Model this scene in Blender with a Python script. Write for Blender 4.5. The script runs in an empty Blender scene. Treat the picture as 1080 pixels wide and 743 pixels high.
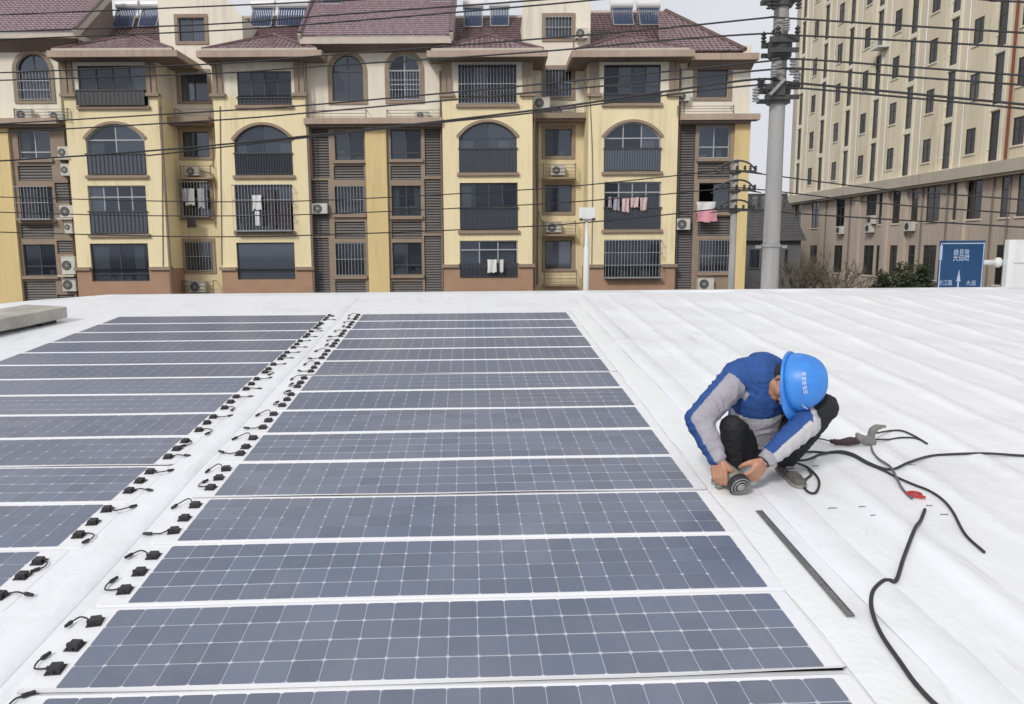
import bpy, bmesh, math, random
from mathutils import Vector, Matrix, Euler
random.seed(7)
S = bpy.context.scene
COL = S.collection
PI = math.pi
R = math.radians

# ------------------------------------------------------------------ camera, sky, sun
CAM = Vector((0, 0, 7.5))
FPX, PCX, PCY = 800.0, 518.0, 371.5
cd = bpy.data.cameras.new('camera')
cam = bpy.data.objects.new('camera', cd)
COL.objects.link(cam)
cd.sensor_width = 36
cd.lens = FPX / 1080 * 36
cd.shift_x = (540 - PCX) / 1080
cd.clip_start = 0.05
cd.clip_end = 3000
CM = Matrix.Rotation(R(90 - 7.93), 3, 'X') @ Matrix.Rotation(R(-0.37), 3, 'Z')
cam.matrix_world = Matrix.Translation(CAM) @ CM.to_4x4()
S.camera = cam

SUN_EL, SUN_AZ = 38.0, 211.0            # degrees; azimuth clockwise from +Y (the view direction)
W = bpy.data.worlds.new('World')
S.world = W
W.use_nodes = True
nt = W.node_tree
nt.nodes.clear()
out = nt.nodes.new('ShaderNodeOutputWorld')
sky = nt.nodes.new('ShaderNodeTexSky')
sky.sky_type = 'NISHITA'
sky.sun_disc = False
sky.sun_elevation = R(SUN_EL)
sky.sun_rotation = R(SUN_AZ)
sky.dust_density = 4
b1 = nt.nodes.new('ShaderNodeBackground')
b1.inputs[1].default_value = 0.10
b2 = nt.nodes.new('ShaderNodeBackground')
# soft, low-contrast cloud, the same all over the sky
tcw = nt.nodes.new('ShaderNodeTexCoord')
cn = nt.nodes.new('ShaderNodeTexNoise')
cn.inputs['Scale'].default_value = 2.2
cn.inputs['Detail'].default_value = 5
cr = nt.nodes.new('ShaderNodeValToRGB')
cr.color_ramp.elements[0].position = 0.32
cr.color_ramp.elements[1].position = 0.7
cr.color_ramp.elements[0].color = (0.73, 0.74, 0.80, 1)
cr.color_ramp.elements[1].color = (0.83, 0.835, 0.875, 1)
nt.links.new(tcw.outputs['Generated'], cn.inputs['Vector'])
nt.links.new(cn.outputs['Fac'], cr.inputs[0])
nt.links.new(cr.outputs[0], b2.inputs[0])
b2.inputs[1].default_value = 1.02
mx = nt.nodes.new('ShaderNodeMixShader')
mx.inputs[0].default_value = 0.9        # a closed overcast: mostly grey-white cloud, a little of the sky behind
nt.links.new(sky.outputs[0], b1.inputs[0])
nt.links.new(b1.outputs[0], mx.inputs[1])
nt.links.new(b2.outputs[0], mx.inputs[2])
nt.links.new(mx.outputs[0], out.inputs[0])
sl_ = bpy.data.lights.new('sun', 'SUN')
sl_.energy = 2.0
sl_.angle = R(11)
sl_.color = (1, 0.96, 0.9)
sun = bpy.data.objects.new('sun', sl_)
COL.objects.link(sun)
az = R(SUN_AZ)
el = R(SUN_EL)
sdir = Vector((math.sin(az) * math.cos(el), math.cos(az) * math.cos(el), math.sin(el)))
sun.rotation_euler = sdir.to_track_quat('Z', 'Y').to_euler()
S.view_settings.view_transform = 'Standard'
S.view_settings.look = 'None'
S.view_settings.exposure = -0.03
S.view_settings.gamma = 1

# ------------------------------------------------------------------ helpers: measuring
def ray(x, y):
    return CM @ Vector(((x - PCX) / FPX, -(y - PCY) / FPX, -1))
def onY(x, y, Y):
    d = ray(x, y)
    return CAM + d * (Y / d.y)
def onX(x, y, X):
    d = ray(x, y)
    return CAM + d * (X / d.x)
def rectY(x0, y0, x1, y1, Y):           # photo rectangle -> X0, X1, Z0, Z1 on the vertical plane Y
    ym, xm = (y0 + y1) / 2, (x0 + x1) / 2
    return onY(x0, ym, Y).x, onY(x1, ym, Y).x, onY(xm, y1, Y).z, onY(xm, y0, Y).z
# the roof's own frame: u across, v up the slope, w off the surface
HGT = 1.68
RFM = Matrix.Rotation(R(1.93), 3, 'Z') @ Matrix.Rotation(R(4.65), 3, 'X')
RO = CAM - RFM.col[2] * HGT
RF = Matrix.Translation(RO) @ RFM.to_4x4()
RFI = RFM.transposed()
def onroof(x, y, w=0.0):
    d = RFI @ ray(x, y)
    c = RFI @ (CAM - RO)
    q = c + d * ((w - c.z) / d.z)
    return Vector((q.x, q.y, w))
def rw(u, v, w=0.0):
    return RF @ Vector((u, v, w))

# ------------------------------------------------------------------ helpers: materials
def mat(name, col, rough=0.7, var=0.12, scale=3.0, bump=0.0, bscale=40.0, metal=0.0, spec=0.5, streak=False, col2=None, detail=6):
    m = bpy.data.materials.new(name)
    m.use_nodes = True
    n = m.node_tree
    p = n.nodes['Principled BSDF']
    p.inputs['Roughness'].default_value = rough
    p.inputs['Metallic'].default_value = metal
    p.inputs['Specular IOR Level'].default_value = spec
    tc = n.nodes.new('ShaderNodeTexCoord')
    src = tc.outputs['Object']
    if streak:
        mp = n.nodes.new('ShaderNodeMapping')
        mp.inputs['Scale'].default_value = (1, 1, 0.12)
        n.links.new(src, mp.inputs[0])
        src = mp.outputs[0]
    if var > 0 or col2:
        nz = n.nodes.new('ShaderNodeTexNoise')
        nz.inputs['Scale'].default_value = scale
        nz.inputs['Detail'].default_value = detail
        nz.inputs['Roughness'].default_value = 0.65
        n.links.new(src, nz.inputs['Vector'])
        rp = n.nodes.new('ShaderNodeValToRGB')
        rp.color_ramp.elements[0].position = 0.3
        rp.color_ramp.elements[1].position = 0.7
        a = tuple(c * (1 - var) for c in col) if not col2 else col2
        b = tuple(min(1, c * (1 + var * .6)) for c in col) if not col2 else col
        rp.color_ramp.elements[0].color = (*a, 1)
        rp.color_ramp.elements[1].color = (*b, 1)
        n.links.new(nz.outputs['Fac'], rp.inputs[0])
        base = rp.outputs[0]
        if streak:
            m3 = n.nodes.new('ShaderNodeMapping')
            m3.inputs['Scale'].default_value = (1, 1, 0.045)
            n.links.new(tc.outputs['Object'], m3.inputs[0])
            z3 = n.nodes.new('ShaderNodeTexNoise')
            z3.inputs['Scale'].default_value = 5.5
            z3.inputs['Detail'].default_value = 5
            n.links.new(m3.outputs[0], z3.inputs['Vector'])
            z4 = n.nodes.new('ShaderNodeTexNoise')
            z4.inputs['Scale'].default_value = .45
            z4.inputs['Detail'].default_value = 4
            n.links.new(tc.outputs['Object'], z4.inputs['Vector'])
            ad = n.nodes.new('ShaderNodeMath')
            ad.operation = 'MULTIPLY'
            n.links.new(z3.outputs['Fac'], ad.inputs[0])
            n.links.new(z4.outputs['Fac'], ad.inputs[1])
            r3 = n.nodes.new('ShaderNodeMapRange')
            r3.inputs[1].default_value = .27
            r3.inputs[2].default_value = .42
            r3.inputs[4].default_value = .36
            n.links.new(ad.outputs[0], r3.inputs[0])
            m4 = n.nodes.new('ShaderNodeMix')
            m4.data_type = 'RGBA'
            n.links.new(r3.outputs[0], m4.inputs['Factor'])
            n.links.new(base, m4.inputs['A'])
            m4.inputs['B'].default_value = (*[c * .5 for c in col], 1)
            base = m4.outputs['Result']
        n.links.new(base, p.inputs['Base Color'])
    else:
        p.inputs['Base Color'].default_value = (*col, 1)
    if bump > 0:
        bz = n.nodes.new('ShaderNodeTexNoise')
        bz.inputs['Scale'].default_value = bscale
        bz.inputs['Detail'].default_value = 4
        n.links.new(tc.outputs['Object'], bz.inputs['Vector'])
        bp = n.nodes.new('ShaderNodeBump')
        bp.inputs['Strength'].default_value = bump
        bp.inputs['Distance'].default_value = 0.01
        n.links.new(bz.outputs['Fac'], bp.inputs['Height'])
        n.links.new(bp.outputs[0], p.inputs['Normal'])
    return m

def glass_mat(name, t0, t1, refl, trans):
    m = bpy.data.materials.new(name)
    m.use_nodes = True
    n = m.node_tree
    n.nodes.clear()
    o = n.nodes.new('ShaderNodeOutputMaterial')
    oi = n.nodes.new('ShaderNodeObjectInfo')
    mc = n.nodes.new('ShaderNodeMix')
    mc.data_type = 'RGBA'
    mc.inputs['A'].default_value = (*t0, 1)
    mc.inputs['B'].default_value = (*t1, 1)
    n.links.new(oi.outputs['Random'], mc.inputs['Factor'])
    t = n.nodes.new('ShaderNodeBsdfTransparent')
    t.inputs[0].default_value = (0.78, 0.83, 0.86, 1)
    d = n.nodes.new('ShaderNodeBsdfPrincipled')
    d.inputs['Roughness'].default_value = 0.12
    d.inputs['Specular IOR Level'].default_value = 0.35
    n.links.new(mc.outputs['Result'], d.inputs['Base Color'])
    g = n.nodes.new('ShaderNodeBsdfGlossy')
    g.inputs['Roughness'].default_value = 0.05
    g.inputs['Color'].default_value = (.75, .85, 1, 1)
    m1 = n.nodes.new('ShaderNodeMixShader')
    m1.inputs[0].default_value = trans
    n.links.new(d.outputs[0], m1.inputs[1])
    n.links.new(t.outputs[0], m1.inputs[2])
    mr = n.nodes.new('ShaderNodeMapRange')
    mr.inputs[3].default_value = refl * .35
    mr.inputs[4].default_value = refl * 1.6
    n.links.new(oi.outputs['Random'], mr.inputs[0])
    m2 = n.nodes.new('ShaderNodeMixShader')
    n.links.new(mr.outputs[0], m2.inputs[0])
    n.links.new(m1.outputs[0], m2.inputs[1])
    n.links.new(g.outputs[0], m2.inputs[2])
    n.links.new(m2.outputs[0], o.inputs[0])
    return m

M = {}
def membrane_mat():
    m = mat('white_membrane', (0.80, 0.815, 0.84), 0.38, 0.035, 0.9, 0.0, detail=8)
    n = m.node_tree
    p = n.nodes['Principled BSDF']
    tc = n.nodes.new('ShaderNodeTexCoord')
    base = p.inputs['Base Color'].links[0].from_socket
    def layer(base, scale, lo, hi, col, dist=0.0, stretch=None):
        mp = n.nodes.new('ShaderNodeMapping')
        if stretch:
            mp.inputs['Scale'].default_value = stretch
        n.links.new(tc.outputs['Object'], mp.inputs[0])
        z = n.nodes.new('ShaderNodeTexNoise')
        z.inputs['Scale'].default_value = scale
        z.inputs['Detail'].default_value = 7
        z.inputs['Roughness'].default_value = 0.7
        z.inputs['Distortion'].default_value = dist
        n.links.new(mp.outputs[0], z.inputs['Vector'])
        r_ = n.nodes.new('ShaderNodeMapRange')
        r_.inputs[1].default_value = lo
        r_.inputs[2].default_value = hi
        n.links.new(z.outputs['Fac'], r_.inputs[0])
        mxx = n.nodes.new('ShaderNodeMix')
        mxx.data_type = 'RGBA'
        n.links.new(r_.outputs[0], mxx.inputs['Factor'])
        n.links.new(base, mxx.inputs['A'])
        mxx.inputs['B'].default_value = (*col, 1)
        return mxx.outputs['Result']
    c = layer(base, 1.1, .54, .88, (.60, .605, .61), .6)                  # broad dust
    c = layer(c, 3.7, .63, .82, (.50, .495, .49), 1.5)                   # smudges and scuffs
    c = layer(c, 2.2, .60, .80, (.54, .535, .52), .3, (3.0, .35, 1))     # run marks down the slope
    n.links.new(c, p.inputs['Base Color'])
    def nz(scale, stretch=None):
        mp = n.nodes.new('ShaderNodeMapping')
        if stretch:
            mp.inputs['Scale'].default_value = stretch
        n.links.new(tc.outputs['Object'], mp.inputs[0])
        z = n.nodes.new('ShaderNodeTexNoise')
        z.inputs['Scale'].default_value = scale
        z.inputs['Detail'].default_value = 5
        n.links.new(mp.outputs[0], z.inputs['Vector'])
        return z.outputs['Fac']
    b1_ = n.nodes.new('ShaderNodeBump')
    b1_.inputs['Strength'].default_value = .5
    b1_.inputs['Distance'].default_value = .03
    n.links.new(nz(3.2, (1.6, .8, 1)), b1_.inputs['Height'])
    b2_ = n.nodes.new('ShaderNodeBump')
    b2_.inputs['Strength'].default_value = .25
    b2_.inputs['Distance'].default_value = .004
    n.links.new(nz(26), b2_.inputs['Height'])
    n.links.new(b1_.outputs[0], b2_.inputs['Normal'])
    n.links.new(b2_.outputs[0], p.inputs['Normal'])
    return m
M['membrane'] = membrane_mat()
M['strip'] = mat('white_sealing_strip', (0.80, 0.815, 0.81), 0.45, 0.04, 5, 0.35, 30)
M['backsheet'] = mat('panel_backsheet', (0.80, 0.81, 0.83), 0.35, 0.03, 6, 0.1, 30)
def cell_mat():
    m = mat('solar_cell', (0.125, 0.148, 0.222), 0.30, 0.0, spec=0.75)
    n = m.node_tree
    p = n.nodes['Principled BSDF']
    oi = n.nodes.new('ShaderNodeObjectInfo')
    ge = n.nodes.new('ShaderNodeNewGeometry')
    z = n.nodes.new('ShaderNodeTexNoise')
    z.inputs['Scale'].default_value = 0.8
    z.inputs['Detail'].default_value = 6
    n.links.new(ge.outputs['Position'], z.inputs['Vector'])
    cr_ = n.nodes.new('ShaderNodeValToRGB')
    cr_.color_ramp.elements[0].position = .3
    cr_.color_ramp.elements[1].position = .72
    cr_.color_ramp.elements[0].color = (0.108, 0.136, 0.206, 1)
    cr_.color_ramp.elements[1].color = (0.160, 0.178, 0.232, 1)
    n.links.new(z.outputs['Fac'], cr_.inputs[0])
    mr = n.nodes.new('ShaderNodeMapRange')
    mr.inputs[3].default_value = .86
    mr.inputs[4].default_value = 1.12
    n.links.new(oi.outputs['Random'], mr.inputs[0])
    mu = n.nodes.new('ShaderNodeVectorMath')
    mu.operation = 'SCALE'
    n.links.new(cr_.outputs[0], mu.inputs[0])
    n.links.new(mr.outputs[0], mu.inputs['Scale'])
    z2 = n.nodes.new('ShaderNodeTexNoise')         # dust blown over the sheet
    z2.inputs['Scale'].default_value = 2.6
    z2.inputs['Detail'].default_value = 8
    z2.inputs['Roughness'].default_value = .7
    n.links.new(ge.outputs['Position'], z2.inputs['Vector'])
    m2 = n.nodes.new('ShaderNodeMapRange')
    m2.inputs[1].default_value = .5
    m2.inputs[2].default_value = .9
    m2.inputs[4].default_value = .3
    n.links.new(z2.outputs['Fac'], m2.inputs[0])
    mx_ = n.nodes.new('ShaderNodeMix')
    mx_.data_type = 'RGBA'
    n.links.new(m2.outputs[0], mx_.inputs['Factor'])
    n.links.new(mu.outputs[0], mx_.inputs['A'])
    mx_.inputs['B'].default_value = (.30, .30, .31, 1)
    n.links.new(mx_.outputs['Result'], p.inputs['Base Color'])
    return m
M['cell'] = cell_mat()
M['cellbed'] = mat('cell_bed', (0.49, 0.51, 0.56), 0.4, 0.04)
M['busbar'] = mat('cell_bus_strip', (0.45, 0.47, 0.52), 0.4, 0.03)
M['black'] = mat('black_plastic', (0.022, 0.022, 0.025), 0.45, 0.2, 20)
M['rubber'] = mat('black_cable_rubber', (0.03, 0.03, 0.033), 0.55, 0.25, 12)
M['greycable'] = mat('grey_cable_rubber', (0.14, 0.14, 0.15), 0.6, 0.2, 12)
M['wire'] = mat('overhead_wire', (0.018, 0.018, 0.02), 0.6, 0.1, 2)
M['concrete'] = mat('weathered_concrete', (0.43, 0.41, 0.36), 0.9, 0.3, 3.0, 0.6, 25, detail=10)
M['poleconc'] = mat('pole_concrete', (0.31, 0.31, 0.30), 0.85, 0.22, 4, 0.3, 40, streak=True)
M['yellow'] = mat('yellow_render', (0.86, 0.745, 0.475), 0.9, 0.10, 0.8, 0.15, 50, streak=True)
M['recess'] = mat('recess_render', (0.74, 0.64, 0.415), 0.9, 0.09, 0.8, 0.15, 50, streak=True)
M['ochre'] = mat('ochre_render', (0.74, 0.58, 0.29), 0.9, 0.11, 0.8, 0.15, 50, streak=True)
M['cream'] = mat('cream_render', (0.80, 0.75, 0.63), 0.9, 0.11, 0.8, 0.15, 50, streak=True)
M['brownbase'] = mat('brown_base_render', (0.41, 0.26, 0.175), 0.9, 0.12, 1.2, 0.15, 50)
M['taupe'] = mat('taupe_trim', (0.315, 0.245, 0.185), 0.85, 0.14, 1.5)
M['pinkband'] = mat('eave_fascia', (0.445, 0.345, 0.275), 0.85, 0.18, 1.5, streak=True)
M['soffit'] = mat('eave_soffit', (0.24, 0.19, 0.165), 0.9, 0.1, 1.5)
M['palefascia'] = mat('pale_fascia', (0.58, 0.52, 0.44), 0.85, 0.12, 1.5)
M['tile'] = mat('glazed_roof_tile', (0.38, 0.28, 0.31), 0.3, 0.35, 9, col2=(0.17, 0.105, 0.118), spec=0.9)  # base colour lightened to carry the sky's glint on the glaze
M['tilevalley'] = mat('shaded_valley_tile', (0.17, 0.10, 0.105), 0.5, 0.3, 4, col2=(0.10, 0.06, 0.062))  # same roof tile, darkened in colour for the shadow in the valleys
M['tilehip'] = mat('bay_roof_tile', (0.36, 0.255, 0.275), 0.3, 0.3, 11, col2=(0.085, 0.048, 0.053), spec=0.8)  # pale speckle over dark maroon paints in the tiles' highlights
M['tiledark'] = mat('ridge_tile', (0.13, 0.075, 0.075), 0.4, 0.3, 3)
M['louvre'] = mat('louvre_slats', (0.145, 0.135, 0.13), 0.6, 0.12, 2)
M['frame'] = mat('dark_window_frame', (0.06, 0.06, 0.065), 0.45, 0.1, 4)
M['alu'] = mat('pale_aluminium', (0.42, 0.43, 0.45), 0.45, 0.08, 4, metal=0.3)
M['glass'] = glass_mat('window_glass', (0.012, 0.016, 0.024), (0.05, 0.062, 0.085), 0.055, 0.62)
M['glassdark'] = glass_mat('tinted_glass', (0.025, 0.03, 0.042), (0.075, 0.088, 0.115), 0.07, 0.15)
M['room'] = mat('dark_room', (0.07, 0.066, 0.062), 0.95, 0.3, 0.7)
M['towerglass'] = glass_mat('tower_glass', (0.016, 0.015, 0.014), (0.055, 0.052, 0.047), 0.035, 0.1)
M['curtain'] = mat('pale_curtain', (0.66, 0.64, 0.60), 0.95, 0.15, 4)
M['acbody'] = mat('air_conditioner_shell', (0.60, 0.59, 0.54), 0.55, 0.1, 3)
M['acdark'] = mat('air_conditioner_grille', (0.05, 0.05, 0.055), 0.6, 0.1, 3)
M['cloth_white'] = mat('white_laundry', (0.72, 0.72, 0.72), 0.95, 0.1, 5)
M['cloth_pink'] = mat('pink_laundry', (0.70, 0.33, 0.38), 0.95, 0.12, 4)
M['cloth_blush'] = mat('blush_laundry', (0.62, 0.47, 0.47), 0.95, 0.12, 5)
M['cloth_dark'] = mat('dark_laundry', (0.06, 0.05, 0.06), 0.95, 0.2, 5)
M['cloth_grey'] = mat('grey_laundry', (0.38, 0.38, 0.42), 0.95, 0.2, 5)
M['tube'] = mat('collector_tube', (0.05, 0.085, 0.17), 0.15, 0.2, 6)
M['tank'] = mat('white_tank', (0.72, 0.72, 0.72), 0.35, 0.05, 3)
M['towercream'] = mat('tower_cream_render', (0.72, 0.645, 0.485), 0.9, 0.13, 0.5, 0.1, 30, streak=True)
M['towerrib'] = mat('tower_rib_render', (0.78, 0.73, 0.60), 0.9, 0.07, 0.5, streak=True)
M['towerbase'] = mat('tower_base_render', (0.51, 0.435, 0.365), 0.9, 0.12, 0.6, 0.1, 30, streak=True)
M['towerband'] = mat('tower_belt', (0.50, 0.455, 0.375), 0.9, 0.12, 1, streak=True)
M['towerframe'] = mat('tower_window_frame', (0.075, 0.066, 0.055), 0.6, 0.1, 4)
M['redpipe'] = mat('rusty_red_pipe', (0.23, 0.06, 0.035), 0.7, 0.2, 3)
M['pipe'] = mat('dull_drain_pipe', (0.20, 0.17, 0.145), 0.7, 0.15, 3)
M['greytile'] = mat('dark_grey_tile', (0.085, 0.085, 0.09), 0.6, 0.25, 2)
M['greywall'] = mat('grey_house_wall', (0.15, 0.155, 0.165), 0.9, 0.15, 1.5)
M['whitemetal'] = mat('white_painted_metal', (0.70, 0.71, 0.70), 0.4, 0.08, 3, streak=True)
M['signblue'] = mat('sign_blue', (0.003, 0.047, 0.135), 0.5, 0.12, 2.5)
M['signwhite'] = mat('sign_white', (0.40, 0.48, 0.62), 0.5, 0.2, 8)
M['galv'] = mat('galvanised_steel', (0.33, 0.335, 0.33), 0.5, 0.2, 6, metal=0.4)
M['darksteel'] = mat('dark_weathered_steel', (0.055, 0.055, 0.055), 0.6, 0.3, 8)
M['porcelain'] = mat('grey_insulator', (0.36, 0.36, 0.37), 0.3, 0.2, 6)
M['bark'] = mat('grey_bark', (0.16, 0.13, 0.10), 0.95, 0.25, 6)
M['twig'] = mat('bare_twigs', (0.15, 0.13, 0.105), 0.95, 0.25, 3)
M['leaf'] = mat('dark_shrub_leaf', (0.05, 0.062, 0.034), 0.8, 0.4, 1.2)
M['ground'] = mat('street_asphalt', (0.06, 0.06, 0.062), 0.95, 0.2, 1.0)
M['rust'] = mat('grey_metal', (0.21, 0.215, 0.22), 0.45, 0.3, 14, 0.3, 80, metal=0.5)
M['mortar'] = mat('factory_wall', (0.5, 0.48, 0.44), 0.9, 0.1, 1)

# ------------------------------------------------------------------ helpers: objects
class MB:
    def __init__(s):
        s.v, s.f, s.m = [], [], []
    def add(s, vs, fs, mi=0):
        o = len(s.v)
        s.v += [tuple(v) for v in vs]
        s.f += [tuple(i + o for i in f) for f in fs]
        s.m += [mi] * len(fs)
    def box(s, x0, x1, y0, y1, z0, z1, mi=0):
        s.add([(x0, y0, z0), (x1, y0, z0), (x1, y1, z0), (x0, y1, z0), (x0, y0, z1), (x1, y0, z1), (x1, y1, z1), (x0, y1, z1)],
              [(0, 3, 2, 1), (4, 5, 6, 7), (0, 1, 5, 4), (1, 2, 6, 5), (2, 3, 7, 6), (3, 0, 4, 7)], mi)
    def frust(s, b, t, mi=0):           # b, t: (x0,x1,y0,y1,z)
        s.add([(b[0], b[2], b[4]), (b[1], b[2], b[4]), (b[1], b[3], b[4]), (b[0], b[3], b[4]),
               (t[0], t[2], t[4]), (t[1], t[2], t[4]), (t[1], t[3], t[4]), (t[0], t[3], t[4])],
              [(0, 3, 2, 1), (4, 5, 6, 7), (0, 1, 5, 4), (1, 2, 6, 5), (2, 3, 7, 6), (3, 0, 4, 7)], mi)
    def bar(s, a, b, w, h=None, n=4, mi=0, w2=None):   # straight bar/rod from a to b
        s.tube([a, b], w / 2, n, mi, (w2 / 2 if w2 else None), flat=(h / w if h else 1))
    def tube(s, pts, r, n=6, mi=0, r2=None, flat=1, radii=None):
        pts = [Vector(p) for p in pts]
        N = len(pts)
        up = None
        rings = []
        for i, p in enumerate(pts):
            t = (pts[min(i + 1, N - 1)] - pts[max(i - 1, 0)])
            if t.length < 1e-9:
                t = Vector((0, 0, 1))
            t.normalize()
            if up is None:
                a = Vector((0, 0, 1)) if abs(t.z) < 0.9 else Vector((1, 0, 0))
                up = (a - t * a.dot(t)).normalized()
            else:
                up = (up - t * up.dot(t))
                up = up.normalized() if up.length > 1e-6 else Vector((1, 0, 0))
            sd = t.cross(up)
            rr = radii[i] if radii else (r if r2 is None else r + (r2 - r) * i / max(1, N - 1))
            off = PI / n if n == 4 else 0
            k = math.sqrt(2) if n == 4 else 1
            rings.append([p + (sd * math.cos(off + 2 * PI * j / n) + up * flat * math.sin(off + 2 * PI * j / n)) * rr * k for j in range(n)])
        vs = [q for rg in rings for q in rg]
        fs = []
        for i in range(N - 1):
            for j in range(n):
                fs.append((i * n + j, i * n + (j + 1) % n, (i + 1) * n + (j + 1) % n, (i + 1) * n + j))
        fs.append(tuple(range(n - 1, -1, -1)))
        fs.append(tuple((N - 1) * n + j for j in range(n)))
        s.add(vs, fs, mi)
    def lathe(s, c, prof, n=12, axis=(0, 0, 1), mi=0):  # prof: (r, h) along the axis
        ax = Vector(axis).normalized()
        a = Vector((1, 0, 0)) if abs(ax.x) < 0.9 else Vector((0, 1, 0))
        e1 = (a - ax * a.dot(ax)).normalized()
        e2 = ax.cross(e1)
        c = Vector(c)
        vs = []
        for r_, h in prof:
            for j in range(n):
                an = 2 * PI * j / n
                vs.append(c + ax * h + (e1 * math.cos(an) + e2 * math.sin(an)) * r_)
        fs = []
        for i in range(len(prof) - 1):
            for j in range(n):
                fs.append((i * n + j, i * n + (j + 1) % n, (i + 1) * n + (j + 1) % n, (i + 1) * n + j))
        fs.append(tuple(range(n - 1, -1, -1)))
        fs.append(tuple((len(prof) - 1) * n + j for j in range(n)))
        s.add(vs, fs, mi)
    def ball(s, c, r, n=10, mi=0):
        rx, ry, rz = r if isinstance(r, tuple) else (r, r, r)
        c = Vector(c)
        k = max(4, n // 2 + 1)
        vs, fs = [], []
        for i in range(k + 1):
            th = PI * i / k
            for j in range(n):
                ph = 2 * PI * j / n
                vs.append(c + Vector((rx * math.sin(th) * math.cos(ph), ry * math.sin(th) * math.sin(ph), rz * math.cos(th))))
        for i in range(k):
            for j in range(n):
                fs.append((i * n + j, (i + 1) * n + j, (i + 1) * n + (j + 1) % n, i * n + (j + 1) % n))
        s.add(vs, fs, mi)
    def mesh(s, name, mats, smooth=False):
        me = bpy.data.meshes.new(name)
        me.from_pydata(s.v, [], s.f)
        if not isinstance(mats, (list, tuple)):
            mats = [mats]
        for m in mats:
            me.materials.append(m)
        if len(mats) > 1:
            for p, mi in zip(me.polygons, s.m):
                p.material_index = mi
        if smooth:
            for p in me.polygons:
                p.use_smooth = True
        me.update()
        return me
    def build(s, name, mats, parent=None, smooth=False, kind=None, off=None):
        if off is not None:
            s.v = [tuple(Vector(v) - off) for v in s.v]
        o = bpy.data.objects.new(name, s.mesh(name, mats, smooth))
        COL.objects.link(o)
        if parent:
            o.parent = parent
        if kind:
            o['kind'] = kind
        return o

def tag(o, label, cat, group=None):
    o['label'] = label
    o['category'] = cat
    if group:
        o['group'] = group
    return o
def thing(name, label, cat, mw=None, group=None):
    o = bpy.data.objects.new(name, None)
    o.empty_display_size = 0.1
    COL.objects.link(o)
    if mw is not None:
        o.matrix_world = mw if isinstance(mw, Matrix) else Matrix.Translation(Vector(mw))
    return tag(o, label, cat, group)
def dup_tree(o, parent=None):
    c = o.copy()
    COL.objects.link(c)
    if parent:
        c.parent = parent
    for ch in o.children:
        dup_tree(ch, c)
    return c
def smooth_curve(pts, k=6):              # Catmull-Rom through the points
    P = [Vector(p) for p in pts]
    P = [P[0] * 2 - P[1]] + P + [P[-1] * 2 - P[-2]]
    o = []
    for i in range(1, len(P) - 2):
        for j in range(k):
            t = j / k
            a, b, c, d = P[i - 1], P[i], P[i + 1], P[i + 2]
            o.append(0.5 * ((2 * b) + (c - a) * t + (2 * a - 5 * b + 4 * c - d) * t * t + (3 * b - a - 3 * c + d) * t ** 3))
    o.append(P[-2])
    return o
ORD = ['nearest', 'second', 'third', 'fourth', 'fifth', 'sixth', 'seventh', 'eighth', 'ninth', 'tenth', 'eleventh', 'twelfth',
       'thirteenth', 'fourteenth', 'fifteenth', 'sixteenth']

# ------------------------------------------------------------------ setting: ground
g = MB()
g.add([(-1500, -600, 0), (1500, -600, 0), (1500, 2500, 0), (-1500, 2500, 0)], [(0, 1, 2, 3)])
go = g.build('ground', M['ground'])
go['kind'] = 'structure'

# ------------------------------------------------------------------ the white-roofed hall we stand on
hall = thing('low_hall', 'low hall with the white membrane roof that carries the solar panels', 'hall', RF)
RIBS = [2.16 + 0.52 * i for i in range(14)]
def rib_h(u):
    h = 0.0
    for r_ in RIBS:
        d = abs(u - r_)
        if d < 0.10:
            h = max(h, 0.024 * (0.5 + 0.5 * math.cos(PI * d / 0.10)))
    return h
def roof_w(u, v):                        # gentle unevenness of the membrane away from the panels
    k = min(1, max(0, (u - 1.45) / 0.4)) * min(1, max(0, (11.6 - v) / 0.8))
    b = 0.007 * math.sin(3.1 * u + 1.3 * v) * math.sin(1.7 * v - 0.8 * u) + 0.005 * math.sin(5.3 * v + 2.2 * u)
    lip = .012 * math.exp(-((v - 11.75) / .16) ** 2) * (math.sin(2.1 * u) * math.sin(.9 * u + 2) + .5 * math.sin(5.7 * u + 1))
    return lip + k * (rib_h(u) * (0.8 + 0.2 * math.sin(1.9 * v + 4 * u)) + b)
m_ = MB()
us = [-7.2, -6.4, -5.6] + [-5 + 1.0 * i for i in range(6)] + [1.0 + 0.04 * i for i in range(226)]
us += [us[-1] + 1.5 * i for i in range(1, 10)]
vs_ = [-9, -4, -1, 0.5] + [1 + 0.18 * i for i in range(61)]
RIDGE = 11.98
nu = len(us)
rows = []
for v in vs_:
    rows.append([(u, v, roof_w(u, v)) for u in us])
for k in range(6):                       # rounded ridge
    a = R(9.3 * 1.0) * (k / 5)
    rr = 2.0
    rows.append([(u, RIDGE - 0.17 + rr * math.sin(a), -rr * (1 - math.cos(a)) ) for u in us])
rows.append([(u, 21.0, -1.45) for u in us])
for r_ in rows:                          # the far left corner of the roof is cut back
    for j, p in enumerate(r_):
        cap = 11.95 + (p[0] + 5.9) * 1.05
        if p[0] < -5.9 and p[1] > cap:
            r_[j] = (p[0], cap, p[2] if p[1] < 12.2 else -1.5)
vv = [p for r_ in rows for p in r_]
ff = [(i * nu + j, i * nu + j + 1, (i + 1) * nu + j + 1, (i + 1) * nu + j) for i in range(len(rows) - 1) for j in range(nu - 1)]
m_.add(vv, ff)
m_.build('membrane_roof', M['membrane'], hall, smooth=True)
m_ = MB()                                # outer walls below the eaves
UR = us[-1]
m_.box(-7.0, UR - .2, -8.8, 20.8, -7.6, -1.6)
m_.build('outer_wall', M['mortar'], hall)
m_ = MB()
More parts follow.
